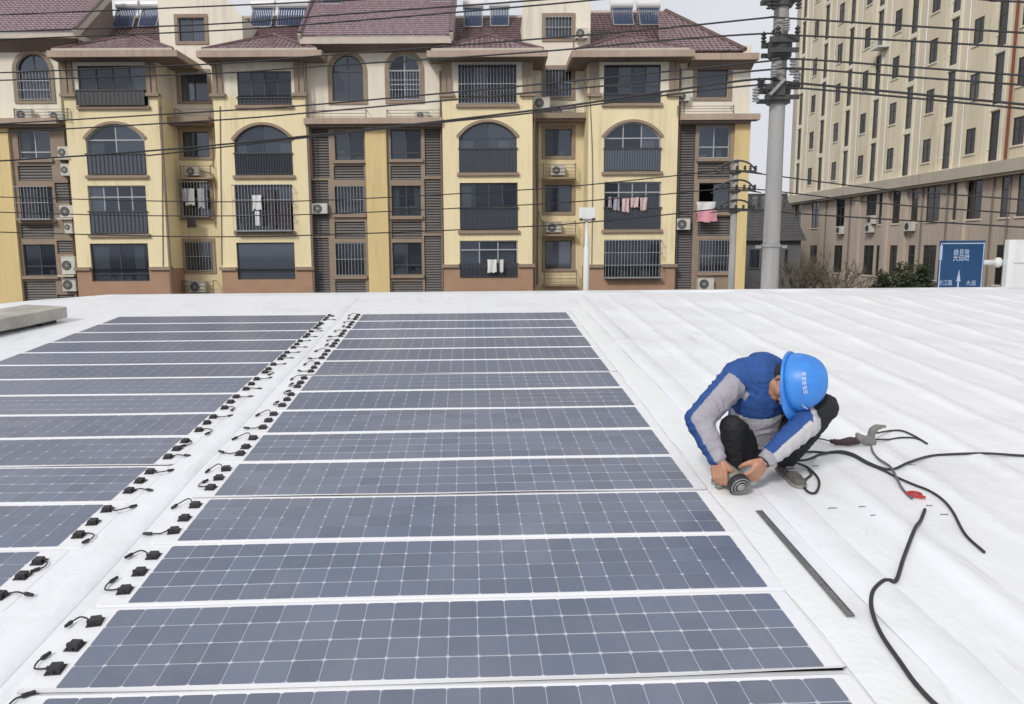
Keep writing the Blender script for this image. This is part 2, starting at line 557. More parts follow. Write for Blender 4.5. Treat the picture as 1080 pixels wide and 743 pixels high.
m_.box(-7.25, -7.2, -9, 10.5, -.25, 0.03)
m_.build('roof_edge_trim', M['membrane'], hall)
# long sealing strip beside the right array and membrane laps
m_ = MB()
n = 60
for i in range(n):
    v0, v1 = 1.0 + 9.1 * i / n, 1.0 + 9.1 * (i + 1) / n
    def e(v, s):
        return 1.397 + .0102 * (v - 2.3) + s * 0.115 + 0.006 * math.sin(6 * v) + 0.004 * math.sin(13 * v + s)
    m_.add([(e(v0, -.55), v0, .0045), (e(v0, 0), v0, .010), (e(v0, 1), v0, .0035), (e(v1, 1), v1, .0035), (e(v1, 0), v1, .010), (e(v1, -.55), v1, .0045)],
           [(0, 1, 4, 5), (1, 2, 3, 4)])
m_.build('sealing_strip', M['strip'], hall, smooth=True)
for (u0, u1) in ((1.62, 1.80), (-1.76, -1.62)):
    m_ = MB()
    for i in range(40):
        v0, v1 = 0.8 + 10.6 * i / 40, 0.8 + 10.6 * (i + 1) / 40
        q = lambda v: 0.006 * math.sin(3 * v + u0)
        m_.add([(u0 + q(v0), v0, .002), (u0 + .02 + q(v0), v0, .009), (u1 + q(v0), v0, .010), (u1 + .02 + q(v0), v0, .001),
                (u0 + q(v1), v1, .002), (u0 + .02 + q(v1), v1, .009), (u1 + q(v1), v1, .010), (u1 + .02 + q(v1), v1, .001)],
               [(0, 1, 5, 4), (1, 2, 6, 5), (2, 3, 7, 6)])
    m_.build('membrane_lap', M['membrane'], hall, smooth=True)

# concrete coping on the left edge of the roof
cp = thing('concrete_coping', 'weathered concrete beam lying along the left edge of the white roof', 'coping', RF)
m_ = MB()
n = 26
c0, c1 = 2.0, 10.05
prof = [(-6.05, .07), (-5.45, .07), (-5.43, .08), (-5.43, .205), (-5.44, .212), (-6.05, .215)]
vv, ff = [], []
for i in range(n + 1):
    v = c0 + (c1 - c0) * i / n
    for (a, b) in prof:
        vv.append((a + random.uniform(-.008, .008), v, b + random.uniform(-.006, .006)))
k = len(prof)
for i in range(n):
    for j in range(k):
        ff.append((i * k + j, i * k + (j + 1) % k, (i + 1) * k + (j + 1) % k, (i + 1) * k + j))
ff += [tuple(range(k - 1, -1, -1)), tuple(n * k + j for j in range(k))]
m_.add(vv, ff)
m_.build('coping_beam', M['concrete'], cp)
cp.matrix_world = RF @ Matrix.Translation((-4.98, 9.55, -.02)) @ Matrix.Rotation(R(-17), 4, 'Z') @ Matrix.Translation((5.43, -10.05, 0))
for v in (3.2, 5.4, 7.6, 9.72):
    m_ = MB()
    m_.box(-5.95, -5.50, v, v + .22, -.02, .075)
    m_.build('support_block', M['darksteel'], cp)

# ------------------------------------------------------------------ solar panels
CU, CV, PITCH = 2.67 / 24, 0.4925 / 4, 0.542
def cell_mesh():
    b = MB()
    a, c, ch, h = CU - 0.0026, CV - 0.0034, 0.0080, 0.0003
    x0, x1, y0, y1 = -a / 2, a / 2, -c / 2, c / 2
    p = [(x0 + ch, y0), (x1 - ch, y0), (x1, y0 + ch), (x1, y1 - ch), (x1 - ch, y1), (x0 + ch, y1), (x0, y1 - ch), (x0, y0 + ch)]
    b.add([(x, y, 0) for x, y in p] + [(x, y, h) for x, y in p], [tuple(range(8, 16))] + [(i, (i + 1) % 8, 8 + (i + 1) % 8, 8 + i) for i in range(8)])
    return b
CELL = cell_mesh()
CELLME = CELL.mesh('solar_cell', M['cell'])
SHEET = {}
def bend(k, u):                          # the rows do not lie quite straight
    return .0065 * math.sin(1.15 * u + 1.9 * k) + .0025 * math.sin(3.3 * u + 1.1 * k)
def rowbend(k, u, v):
    t = v / PITCH
    return bend(k, u) * (1 - t) + bend(k + 1, u) * t
def sheet_mesh(lift, seed):
    rn = random.Random(seed)
    b = MB()
    u0, u1, v0, v1 = -0.125, 2.67 + .075, -0.0235, PITCH - 0.0275
    rad = .028
    nu_, vl = 40, [v0, v0 + .012, v0 + .03, 0.2, 0.40, v1 - .03, v1 - .01, v1]
    ul = [u0, u0 + .01, u0 + rad] + [u0 + rad + (u1 - u0 - 2 * rad) * i / nu_ for i in range(1, nu_)] + [u1 - rad, u1 - .01, u1]
    ph = rn.uniform(0, 6)
    vv, ff = [], []
    for lay in (0, 1):
        for v in vl:
            for u in ul:
                # rounded corners
                uu, vx = u, v
                for (cu, su) in ((u0 + rad, -1), (u1 - rad, 1)):
                    for (cv, sv) in ((v0 + rad, -1), (v1 - rad, 1)):
                        du, dv = (u - cu) * su, (v - cv) * sv
                        if du > 0 and dv > 0:
                            L = max(du, dv) / math.hypot(du, dv)
                            uu, vx = cu + su * du * L, cv + sv * dv * L
                w = 0.0035
                e = max(0, (0 - v) / .0235)
                lf = lift * (0.55 + 0.45 * math.sin(1.6 * u + ph)) * (0.8 + .2 * math.sin(5 * u + 2 * ph))
                w += e * max(0, lf)
                if lf < .004 or v > .1:          # thin welded edge on the flat sides
                    if u in (u0, u1) or v == v1 or (v == v0 and lift < .005):
                        w = .0014
                e2 = max(0, (v - (v1 - .03)) / .03)
                w += e2 * 0.0015 * (1 + math.sin(3.1 * u + ph))
                if u in (u0, u1) or v == v1 or (v == v0 and lift < .005):
                    w = max(.0016, w - .0021) if v > v0 or lift < .005 else w   # thin welded edge
                vv.append((uu, vx + rowbend(seed, uu, vx), w if lay == 0 else max(.0002, w - .0025)))
    nU, nV = len(ul), len(vl)
    for i in range(nV - 1):
        for j in range(nU - 1):
            a = i * nU + j
            ff.append((a, a + 1, a + nU + 1, a + nU))
            o = nU * nV
            ff.append((o + a, o + a + nU, o + a + nU + 1, o + a + 1))
    ed = [(0, j) for j in range(nU)] + [(i, nU - 1) for i in range(1, nV)] + [(nV - 1, j) for j in range(nU - 2, -1, -1)] + [(i, 0) for i in range(nV - 2, 0, -1)]
    o = nU * nV
    for q in range(len(ed)):
        a = ed[q][0] * nU + ed[q][1]
        c = ed[(q + 1) % len(ed)][0] * nU + ed[(q + 1) % len(ed)][1]
        ff.append((a, o + a, o + c, c))
    b.add(vv, ff)
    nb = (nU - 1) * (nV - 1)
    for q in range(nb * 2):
        b.m[q] = q % 2  # black undersides, to darken the shade below lifted edges
    return b
def jbox_mesh():
    b = MB()
    b.frust((-.034, .030, -.034, .034, 0), (-.034, .030, -.034, .034, .005))
    b.frust((-.027, .025, -.026, .026, .005), (-.023, .021, -.022, .022, .024))
    for s in (-1, 1):
        b.box(-.006, .004, s * .029 - .004, s * .029 + .004, .005, .012)
    b.box(-.036, -.024, -.008, .008, .006, .018)
    b.v = [(x * .86, y * .86, z * .9) for x, y, z in b.v]
    return b.mesh('junction_box', M['black'])
JBOX = jbox_mesh()
def cable_meshes(path):
    P = smooth_curve([(x * .70 - .004, y * .85, z) for x, y, z in path], 6)
    b = MB()
    b.tube(P, .0034, 6)
    me = b.mesh('cable', M['rubber'], True)
    b = MB()
    d = (P[-1] - P[-3]).normalized()
    q = P[-1]
    b.lathe(q - d * .008, [(.005, 0), (.0085, .005), (.009, .022), (.0075, .025), (.0075, .04), (.0055, .045)], 8, d)
    return me, b.mesh('connector', M['black'])
HOOKS = [cable_meshes(p) for p in (
    [(-.03, 0, .012), (-.07, -.005, .012), (-.115, .012, .008), (-.125, .06, .008), (-.112, .088, .009)],
    [(-.03, .0, .012), (-.05, .045, .02), (-.085, .065, .022), (-.125, .03, .016), (-.155, -.008, .010)],
    [(-.03, 0, .012), (-.08, -.01, .010), (-.125, .004, .008), (-.155, .015, .009)],
    [(-.03, 0, .012), (-.06, .03, .014), (-.10, .045, .014), (-.13, .03, .01), (-.142, .012, .010)],
    [(-.03, 0, .012), (-.075, .03, .010), (-.085, .075, .009), (-.06, .10, .009)],
    [(-.03, 0, .012), (-.07, -.03, .010), (-.11, -.025, .009), (-.14, -.02, .009)])]
def make_panel(label, u, v, rot, cells, lift, seed, mirror=False):
    # local: cells from (0,0); the junction boxes sit past the u=0 end
    mw = RF @ Matrix.Translation((u, v, 0.0)) @ Matrix.Rotation(rot, 4, 'Z')
    t = thing('solar_module', label, 'solar panel', mw, 'flexible solar panels on the white roof')
    rn = random.Random(seed)
    b = sheet_mesh(lift, seed)
    if mirror:
        b.v = [(2.67 - x, y, z) for x, y, z in b.v]
        b.f = [f[::-1] for f in b.f]
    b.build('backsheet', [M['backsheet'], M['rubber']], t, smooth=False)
    if lift > .005:                      # black butyl strip added to deepen the shade under a lifted edge
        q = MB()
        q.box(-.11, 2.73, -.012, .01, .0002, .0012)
        q.build('gap_shade_strip', M['rubber'], t)
    h = 0.0038
    q = MB()                             # the clear sheet's pale bed that shows between the cells
    for i in range(24):
        xs_ = (i * CU, (i + 1) * CU)
        vv = []
        for x_ in xs_:
            xb = 2.67 - x_ if mirror else x_
            for j in range(5):
                vv.append((x_ + (0.0008 if x_ == xs_[0] and i == 0 else 0), j * CV + rowbend(seed, xb, j * CV), .0037))
        q.add(vv, [(j, 5 + j, 6 + j, 1 + j) for j in range(4)])
    q.build('cell_bed', M['cellbed'], t)
    if cells:
        for i in range(24):
            for j in range(4):
                o = bpy.data.objects.new('solar_cell', CELLME)
                COL.objects.link(o)
                o.parent = t
                x_, y_ = (i + .5) * CU, (j + .5) * CV
                xb = 2.67 - x_ if mirror else x_
                o.location = (x_, y_ + rowbend(seed, xb, y_), h)
                o.rotation_euler = (0, 0, (rowbend(seed, xb + .05, y_) - rowbend(seed, xb - .05, y_)) / .1 * (-1 if mirror else 1))
    else:
        b = MB()
        for i in range(24):
            for j in range(4):
                x_, y_ = (i + .5) * CU, (j + .5) * CV
                dy = rowbend(seed, 2.67 - x_ if mirror else x_, y_)
                b.add([(x_ + x, y_ + dy + y, h + z) for x, y, z in CELL.v], CELL.f)
        b.build('solar_cells', M['cell'], t, kind='stuff')
    for q, (vv, hk) in enumerate(((.10, rn.choice((0, 0, 2, 5))), (.245, None), (.405, rn.choice((1, 1, 3, 4))))):
        jb = bpy.data.objects.new('junction_box', JBOX)
        COL.objects.link(jb)
        jb.parent = t
        x = -0.047
        jb.location = (x if not mirror else 2.67 - x, vv + rn.uniform(-.016, .016), h)
        jb.rotation_euler = (0, 0, (PI if mirror else 0) + rn.uniform(-.2, .2))
        hs = rn.uniform(.85, 1.1)
        if hk is not None:
            for nm, me in zip(('cable', 'connector'), HOOKS[hk]):
                c = bpy.data.objects.new(nm, me)
                COL.objects.link(c)
                c.parent = jb
                c.scale = (hs, hs, 1)
            
    return t
V0 = 2.30 + 0.025
for k in range(15):
    vk = V0 + (k - 1) * PITCH
    wd = ORD[k] if k else 'nearest, cut off'
    lab = 'flexible solar panel in the right-hand array, %s row%s' % (('half cut off by the photo edge, nearest') if k == 0 else ORD[k], '' if k == 0 else ' from the front')
    if k == 14:
        lab = 'flexible solar panel in the right-hand array, farthest row under the ridge'
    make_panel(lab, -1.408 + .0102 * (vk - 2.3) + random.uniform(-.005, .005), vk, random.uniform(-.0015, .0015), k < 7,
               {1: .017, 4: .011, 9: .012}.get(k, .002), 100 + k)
for k in range(15):
    vk = V0 + (k - 1) * PITCH - .02
    lab = 'flexible solar panel in the left-hand array, %s row from the front' % ORD[k]
    if k == 0:
        lab = 'flexible solar panel in the left-hand array, nearest row of all'
    if k == 14:
        lab = 'flexible solar panel in the left-hand array, farthest row under the ridge'
    ur = -1.885 + 0.0227 * (vk - 6.08) - (.04 if vk < 3.2 else 0)
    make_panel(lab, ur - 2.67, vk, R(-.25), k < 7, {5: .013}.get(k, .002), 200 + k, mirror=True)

# ------------------------------------------------------------------ apartment building
YB, YC, YR = 38.0, 38.4, 39.9            # front of the bays, of the flat stretches, of the deep recesses
AB = Vector((-4, 38, 0))
apt = thing('apartment_building', 'yellow apartment block with red tiled hipped roofs and rows of balcony bays', 'apartment building', AB)
def abuild(b, name, m, parent=None, **k):
    return b.build(name, m, parent or apt, off=AB, **k)
def wall(name, m, Y, x0, x1, z0, z1, holes=(), depth=0.28, parent=None, bld=None):
    """a wall sheet with rectangular or arched openings and their reveals; holes: (x0,x1,z0,z1,rise)"""
    b = MB()
    xs = sorted({x0, x1, *[h[0] for h in holes], *[h[1] for h in holes]})
    zs = sorted({z0, z1, *[h[2] for h in holes], *[h[3] for h in holes]})
    xs = [x for x in xs if x0 <= x <= x1]
    zs = [z for z in zs if z0 <= z <= z1]
    for i in range(len(xs) - 1):
        for j in range(len(zs) - 1):
            cx, cz = (xs[i] + xs[i + 1]) / 2, (zs[j] + zs[j + 1]) / 2
            if any(h[0] < cx < h[1] and h[2] < cz < h[3] for h in holes):
                continue
            b.add([(xs[i], Y, zs[j]), (xs[i + 1], Y, zs[j]), (xs[i + 1], Y, zs[j + 1]), (xs[i], Y, zs[j + 1])], [(0, 1, 2, 3)])
    for h in holes:
        outl = outline(h)
        n = len(outl)
        b.add([(x, Y, z) for x, z in outl] + [(x, Y + depth, z) for x, z in outl], [(i, n + i, n + (i + 1) % n, (i + 1) % n) for i in range(n)])
        if h[4] > 0:                     # spandrels over the arch
            arc = outl[2:]
            k = len(arc)
            for i in range(k - 1):
                c = (h[1], h[3]) if i < k // 2 else (h[0], h[3])
                b.add([(arc[i][0], Y, arc[i][1]), (c[0], Y, c[1]), (arc[i + 1][0], Y, arc[i + 1][1])], [(0, 1, 2)])
            mid = arc[k // 2]
            b.add([(h[1], Y, h[3]), (h[0], Y, h[3]), (mid[0], Y, mid[1])], [(0, 1, 2)])
    for xe, nx in ((x0, -1), (x1, 1)):
        b.add([(xe, Y, z0), (xe, Y + depth, z0), (xe, Y + depth, z1), (xe, Y, z1)], [(0, 1, 2, 3)])
    return b.build(name, m, parent or apt, off=AB if bld is None else bld)
def outline(h, inset=0.0):               # counter-clockwise: bottom-left, bottom-right, then the top (an arc if it has a rise)
    x0, x1, z0, z1, rise = h[0] + inset, h[1] - inset, h[2] + inset, h[3] - inset, h[4]
    if rise <= 0:
        return [(x0, z0), (x1, z0), (x1, z1), (x0, z1)]
    w = (x1 - x0) / 2
    cx = (x0 + x1) / 2
    if rise >= w * .98:
        rad, cz, a0 = w, z1 - w, 0.0
    else:
        rad = (w * w + rise * rise) / (2 * rise)
        cz = z1 - rad
        a0 = math.asin((z1 - rise - cz) / rad)
    n = 14
    return [(x0, z0), (x1, z0)] + [(cx + rad * math.cos(a0 + (PI - 2 * a0) * i / n), cz + rad * math.sin(a0 + (PI - 2 * a0) * i / n)) for i in range(n + 1)]
def ring(b, outl, inl, y0, y1):          # a frame between two outlines of equal length, from depth y0 to y1
    n = len(outl)
    v = [(x, y0, z) for x, z in outl] + [(x, y0, z) for x, z in inl] + [(x, y1, z) for x, z in outl] + [(x, y1, z) for x, z in inl]
    f = []
    for i in range(n):
        j = (i + 1) % n
        f += [(i, j, n + j, n + i), (n + i, n + j, 3 * n + j, 3 * n + i), (i, 2 * n + i, 2 * n + j, j)]
    b.add(v, f)
def window(h, Y, parent, off, cols=2, split=0.0, surround=None, sill=None, grille=None, rail=0.0, framem='frame', curtain=0, glass='glass', depth=0.14, sur=0.16, railbars=14, top_split=0.0, open_bay=()):
    """a window in opening h: frame with one pane per sash, and its trim"""
    x0, x1, z0, z1, rise = h
    rise = min(rise, (x1 - x0) / 2)
    h = (x0, x1, z0, z1, rise)
    b = MB()
    o1, o2 = outline(h, 0.004), outline(h, 0.055)
    ring(b, o1, o2, Y + depth - .03, Y + depth + .04)
    fy0, fy1 = Y + depth - .028, Y + depth + .038
    zsp = z0 + (z1 - z0) * split if split else z0
    ztp = z1 - (rise if rise > 0 and rise < (x1 - x0) * .4 else (x1 - x0) / 2 if rise > 0 else top_split)
    cw = (x1 - x0 - .1) / cols
    for i in range(1, cols):
        xm = x0 + .05 + cw * i
        ztop = z1 - .05
        if rise > 0:
            pts = outline(h, .05)[2:]
            ztop = min(pts, key=lambda p: abs(p[0] - xm))[1]
        b.box(xm - .028, xm + .028, fy0, fy1, z0 + .05, ztop)
    if split:
        b.box(x0 + .05, x1 - .05, fy0 - .004, fy1 + .004, zsp - .03, zsp + .03)
    if rise > 0 or top_split:
        b.box(x0 + .05, x1 - .05, fy0 - .004, fy1 + .004, ztp - .03, ztp + .03)
    w = b.build('window', M[framem], parent, off=off)
    yp = Y + depth
    inner = outline(h, .05)
    def ztop_at(x):
        if rise <= 0:
            return z1 - .05
        best = inner[2:]
        for p, q in zip(best, best[1:]):
            if q[0] <= x <= p[0]:
                t = (x - q[0]) / max(1e-6, p[0] - q[0])
                return q[1] + (p[1] - q[1]) * t
        return best[-1][1] if x < x0 + .2 else best[0][1]
    for i in range(cols):
        if i in open_bay:
            continue
        a, c = x0 + .05 + cw * i, x0 + .05 + cw * (i + 1)
        b = MB()
        k = 8 if rise > 0 else 1
        tops = [(a + (c - a) * q / k, ztop_at(a + (c - a) * q / k)) for q in range(k + 1)]
        pts = [(a, z0 + .05), (c, z0 + .05)] + tops[::-1]
        off_y = random.uniform(-.006, .006)
        n = len(pts)
        b.add([(x, yp + off_y, z) for x, z in pts] + [(x, yp + off_y + .008, z) for x, z in pts], [tuple(range(n)), tuple(range(2 * n - 1, n - 1, -1))])
        b.build('pane', M[glass], w, off=off)
    if curtain:
        rn = random.Random(int(x0 * 100) + int(z0 * 10))
        for s in ((0, 1) if curtain == 2 else (rn.choice((0, 1)),)):
            b = MB()
            a = x0 + .06 if s == 0 else x1 - .06 - (x1 - x0) * rn.uniform(.16, .3)
            wd = (x1 - x0) * rn.uniform(.16, .3)
            n = 12
            zt = z1 - .1 - (rise if rise > 0 else 0)
            vv = []
            for q in range(n + 1):
                vv += [(a + wd * q / n, Y + depth + .07 + .03 * (q % 2), z0 + .08), (a + wd * q / n, Y + depth + .07 + .03 * (q % 2), zt)]
            b.add(vv, [(2 * q, 2 * q + 2, 2 * q + 3, 2 * q + 1) for q in range(n)])
            b.build('curtain', M['curtain'], w, off=off)
    rn2 = random.Random(int(x0 * 77) + int(z0 * 13))
    if glass == 'glass' and rn2.random() < .75:
        b = MB()
        x = x0 + .1
        while x < x1 - .3:
            wd = rn2.uniform(.12, .4)
            if rn2.random() < .7:
                b.box(x, min(x + wd, x1 - .08), Y + depth + .12, Y + depth + .3, z0 + .02, z0 + .1 + rn2.uniform(.08, .45))
            x += wd + .03
        if b.v:
            b.build('window_clutter', M[rn2.choice(('curtain', 'cloth_grey', 'acbody', 'cloth_blush'))], w, off=off, kind='stuff')
    if surround:
        b = MB()
        oo = outline((x0 - sur, x1 + sur, z0 - sur * .8, z1 + sur, rise + (sur * .6 if rise > 0 else 0)))
        ring(b, oo, outline(h, -.003), Y - .06, Y + .02)
        b.build('surround', M[surround], w, off=off)
    if sill:
        b = MB()
        b.box(x0 - .1, x1 + .1, Y - .13, Y + .05, z0 - .16, z0 - .012)
        b.build('sill', M[sill], w, off=off)
    if grille:
        b = MB()
        nb = max(4, int((x1 - x0) / .15))
        gy = Y - (.10 if grille != 'box' else .42)
        for i in range(nb + 1):
            x = x0 + .02 + (x1 - x0 - .04) * i / nb
            b.box(x - .008, x + .008, gy - .008, gy + .008, z0 + .01, z1 - .01 - (rise if rise > 0 else 0))
        nh = max(2, int((z1 - z0) / .62))
        for j in range(nh + 1):
            z = z0 + .03 + (z1 - z0 - .06 - (rise if rise > 0 else 0)) * j / nh
            b.box(x0, x1, gy - .013, gy + .013, z - .012, z + .012)
        if grille == 'box':
            for x in (x0 + .02, x1 - .02):
                for j in range(nh + 1):
                    z = z0 + .03 + (z1 - z0 - .06) * j / nh
                    b.box(x - .015, x + .015, gy, Y, z - .015, z + .015)
            b.box(x0, x1, gy, Y, z0 - .02, z0 + .01)
        b.build('security_grille', M['alu'], w, off=off, kind='stuff')
    if rail:
        b = MB()
        zr = z0 + (z1 - z0) * rail
        b.box(x0 - .04, x1 + .04, Y - .10, Y - .03, zr - .04, zr + .02)
        b.box(x0 + .01, x1 - .01, Y - .08, Y - .04, z0 + .02, z0 + .06)
        for i in range(railbars + 1):
            x = x0 + .03 + (x1 - x0 - .06) * i / railbars
            b.box(x - .009, x + .009, Y - .07, Y - .05, z0 + .06, zr - .04)
        b.build('railing', M['frame'], w, off=off, kind='stuff')
        b = MB()
        b.box(x0 + .02, x1 - .02, Y - .02, Y - .012, z0 + .04, zr - .05)
        b.build('railing_panel', M['glassdark'], w, off=off)
    return w
def H(x0, y0, x1, y1, Y, rise=0.0):
    r_ = rectY(x0, y0, x1, y1, Y)
    return (r_[0], r_[1], r_[2], r_[3], rise)
def slatpanel(x0, x1, z0, z1, Y, pitch=.125):
    b = MB()
    n = max(2, int((z1 - z0) / pitch))
    for i in range(n):
        za = z0 + (z1 - z0) * (i + .1) / n
        zb = z0 + (z1 - z0) * (i + .92) / n
        b.add([(x0, Y - .07, za), (x1, Y - .07, za), (x1, Y, zb), (x0, Y, zb), (x0, Y - .045, za - .012), (x1, Y - .045, za - .012)],
              [(0, 1, 2, 3), (4, 5, 1, 0)])
    abuild(b, 'louvre_slats', M['louvre'], kind='stuff')
    b = MB()
    b.box(x0, x1, Y + .01, Y + .04, z0, z1)
    abuild(b, 'louvre_backing', M['frame'])
def ledge(x0, x1, z0, z1, Y0, Y1, m='taupe', name='ledge'):
    b = MB()
    b.box(x0, x1, Y0, Y1, z0, z1)
    abuild(b, name, M[m])
def shelf_rail(h, Y, out=.5, name='air_conditioner_rail', arch=False):
    x0, x1, z0, z1, _ = h
    b = MB()
    for x in (x0, x1):
        b.box(x - .02, x + .02, Y - out, Y - out + .04, z0, z1)
        b.box(x - .012, x + .012, Y - out + .04, Y, z1 - .05, z1 - .02)
    for k in range(4):
        z = z0 + (z1 - z0) * (k + .6) / 4
        b.box(x0, x1, Y - out + .008, Y - out + .03, z - .012, z + .012)
    abuild(b, name, M['pipe'], kind='stuff')
ZB = onY(400, 308, YB).z - 3.4           # walls run down well below the roof edge in view
# inner mass that closes every room from behind
b = MB()
xl, xr = onY(-220, 200, YB).x, onY(786, 200, YC).x
b.box(xl + .3, xr - .05, YR + 1.1, YR + 11, 0, onY(300, 40, YR).z)
abuild(b, 'inner_walls', M['room'])
zt = onY(300, 60, YB).z                  # top of the main storeys
zc = {}
# --- the four bays
BAYS = {'A': (75, 172.5), 'B': (230, 325.5), 'D': (467.5, 561.5), 'E': (620, 713.5)}
OPEN = {'A': ((82, 69, 155, 112), (91, 131, 153, 185), (94, 196, 155, 247), (96, 257, 157, 297)),
        'B': ((250, 75, 307, 111), (247, 132, 308, 185), (248, 195, 309, 244), (250, 256, 311, 295)),
        'D': ((483, 68, 545, 110), (484, 129, 545, 182), (485, 193, 546, 243), (485, 254, 546, 293)),
        'E': ((637, 68, 697, 109), (637, 129, 697, 181), (637, 192, 697, 242), (637, 253, 697, 293))}
for key, (pa, pb) in BAYS.items():
    x0, x1 = onY(pa, 200, YB).x, onY(pb, 200, YB).x
    hs = [H(*OPEN[key][0], YB), H(*OPEN[key][1], YB, .75), H(*OPEN[key][2], YB), H(*OPEN[key][3], YB)]
    zbase = onY((pa + pb) / 2, 284 if key in 'AB' else 281, YB).z
    zcap = onY((pa + pb) / 2, 101, YB).z
    ztop = onY((pa + pb) / 2, 63, YB).z
    hb = (hs[3][0], hs[3][1], hs[3][2], hs[3][3], 0)
    wall('bay_wall', M['yellow'], YB, x0, x1, zbase, zcap, [(*h[:2], max(h[2], zbase), min(h[3], zcap), h[4]) for h in hs if h[2] < zcap])
    wall('upper_bay_wall', M['cream'], YB + .06, x0 + .05, x1 - .05, zcap, ztop, [(hs[0][0], hs[0][1], zcap, hs[0][3], 0)])
    wall('base_wall', M['brownbase'], YB - .03, x0 - .03, x1 + .03, ZB, zbase, [(hb[0], hb[1], hb[2], zbase, 0)])
    gap = (hs[3][0] - .03, hs[3][1] + .03)
    for (q0, q1) in ((x0 - .12, gap[0]), (gap[1], x1 + .12)):
        ledge(q0, q1, zbase - .06, zbase + .1, YB - .14, YB + .3, 'taupe')
    # side walls of the bay
    for xs, nm in ((x0, 1), (x1, -1)):
        b = MB()
        b.box(min(xs, xs + nm * .2), max(xs, xs + nm * .2), YB + .285, YR + .3, zbase, ztop)
        abuild(b, 'bay_side_wall', M['yellow'])
        b = MB()
        b.box(min(xs, xs + nm * .2) - .01, max(xs, xs + nm * .2) + .01, YB + .29, YR + .31, zcap, ztop)
        abuild(b, 'upper_side_wall', M['cream'])
        b = MB()
        b.box(min(xs, xs + nm * .2) - .015, max(xs, xs + nm * .2) + .015, YB + .26, YR + .3, ZB, zbase)
        abuild(b, 'bay_side_base', M['brownbase'])
    # loggia columns and their caps
    for side in (0, 1):
        pw = (x1 - x0) * .105
        xa = x0 + .02 if side == 0 else x1 - pw - .02
        for t_ in ((0, .42), (.58, 1)):
            b = MB()
            b.box(xa + pw * t_[0], xa + pw * t_[1], YB - .05, YB + .055, zcap + .06, ztop - .02)
            abuild(b, 'column', M['taupe'])
        ledge(xa - .14, xa + pw + .14, zcap - .06, zcap + .09, YB - .18, YB + .05, 'taupe', 'column_base')
    # windows of the bay
    spec = {'A': (dict(cols=4, rail=.0, framem='frame', curtain=2), dict(cols=2, rail=.42, curtain=1, framem='alu'), dict(cols=4, split=.0, rail=.47, top_split=.55, framem='alu', curtain=1), dict(cols=2, split=.2, curtain=2)),
            'B': (dict(cols=4, rail=.22, top_split=.45), dict(cols=2, rail=.44, railbars=22, curtain=2), dict(cols=3, grille='box', rail=0), dict(cols=1, split=.22, glass='glassdark')),
            'D': (dict(cols=4, grille='flat', split=.35), dict(cols=2, rail=.48, curtain=2), dict(cols=4, rail=.48, curtain=1), dict(cols=3, rail=.38, top_split=.45, framem='alu', curtain=1)),
            'E': (dict(cols=4, rail=.24, top_split=.0, split=.45), dict(cols=3, rail=.47, railbars=22, framem='alu', curtain=1), dict(cols=4, rail=.46, railbars=22, top_split=.5, framem='alu'), dict(cols=4, grille='box', rail=.0, split=.3))}[key]
    for i, (h, sp) in enumerate(zip(hs, spec)):
        window(h, YB, apt, AB, sill='taupe' if i < 3 else None, **sp)
        if i == 1:                       # a projecting head moulding over the arch
            b = MB()
            oo = outline((h[0] - .13, h[1] + .13, h[2], h[3] + .13, h[4] + .03))[2:]
            ii = outline((h[0] - .002, h[1] + .002, h[2], h[3] + .002, h[4]))[2:]
            k = len(oo)
            vv = [(x, YB - .06, z) for x, z in oo] + [(x, YB - .06, z) for x, z in ii] + [(x, YB + .02, z) for x, z in oo] + [(x, YB + .02, z) for x, z in ii]
            ff = []
            for q in range(k - 1):
                ff += [(q, q + 1, k + q + 1, k + q), (2 * k + q, q, q + 1, 2 * k + q + 1)[::-1], (k + q, k + q + 1, 3 * k + q + 1, 3 * k + q)]
            b.add(vv, ff)
            abuild(b, 'arch_moulding', M['taupe'])
    # railing box in front of the lower part of A's loggia
    if key == 'A':
        r_ = H(83, 97, 154, 112, YB)
        b = MB()
        b.box(r_[0], r_[1], YB - .22, YB - .17, r_[2], r_[3])
        for i in range(17):
            x = r_[0] + (r_[1] - r_[0]) * i / 16
            b.box(x - .015, x + .015, YB - .24, YB - .22, r_[2], r_[3])
        b.box(r_[0] - .02, r_[1] + .02, YB - .26, YB - .0, r_[3], r_[3] + .06)
        abuild(b, 'balcony_front', M['frame'])
    # projecting cornice over the loggia
    ex0, ex1 = onY(pa - 26, 58, YB - .95).x, onY(pb + 14, 58, YB - .95).x
    if key == 'B':
        ex0, ex1 = onY(207, 58, YB - .95).x, onY(339, 58, YB - .95).x
    if key == 'D':
        ex0, ex1 = onY(450, 58, YB - .95).x, onY(578, 58, YB - .95).x
    if key == 'E':
        ex0, ex1 = onY(603, 58, YB - .95).x, onY(733, 58, YB - .95).x
    zf1 = onY((pa + pb) / 2, 53, YB - .95).z
    zf0 = onY((pa + pb) / 2, 60, YB - .95).z
    b = MB()
    b.box(ex0, ex1, YB - .95, YR + .5, zf0, zf1)
    abuild(b, 'eave_fascia', M['pinkband'])
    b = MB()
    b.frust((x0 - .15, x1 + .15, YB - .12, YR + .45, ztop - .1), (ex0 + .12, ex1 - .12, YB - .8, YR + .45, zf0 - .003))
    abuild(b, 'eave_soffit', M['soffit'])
    zc[key] = (ex0, ex1, zf1)

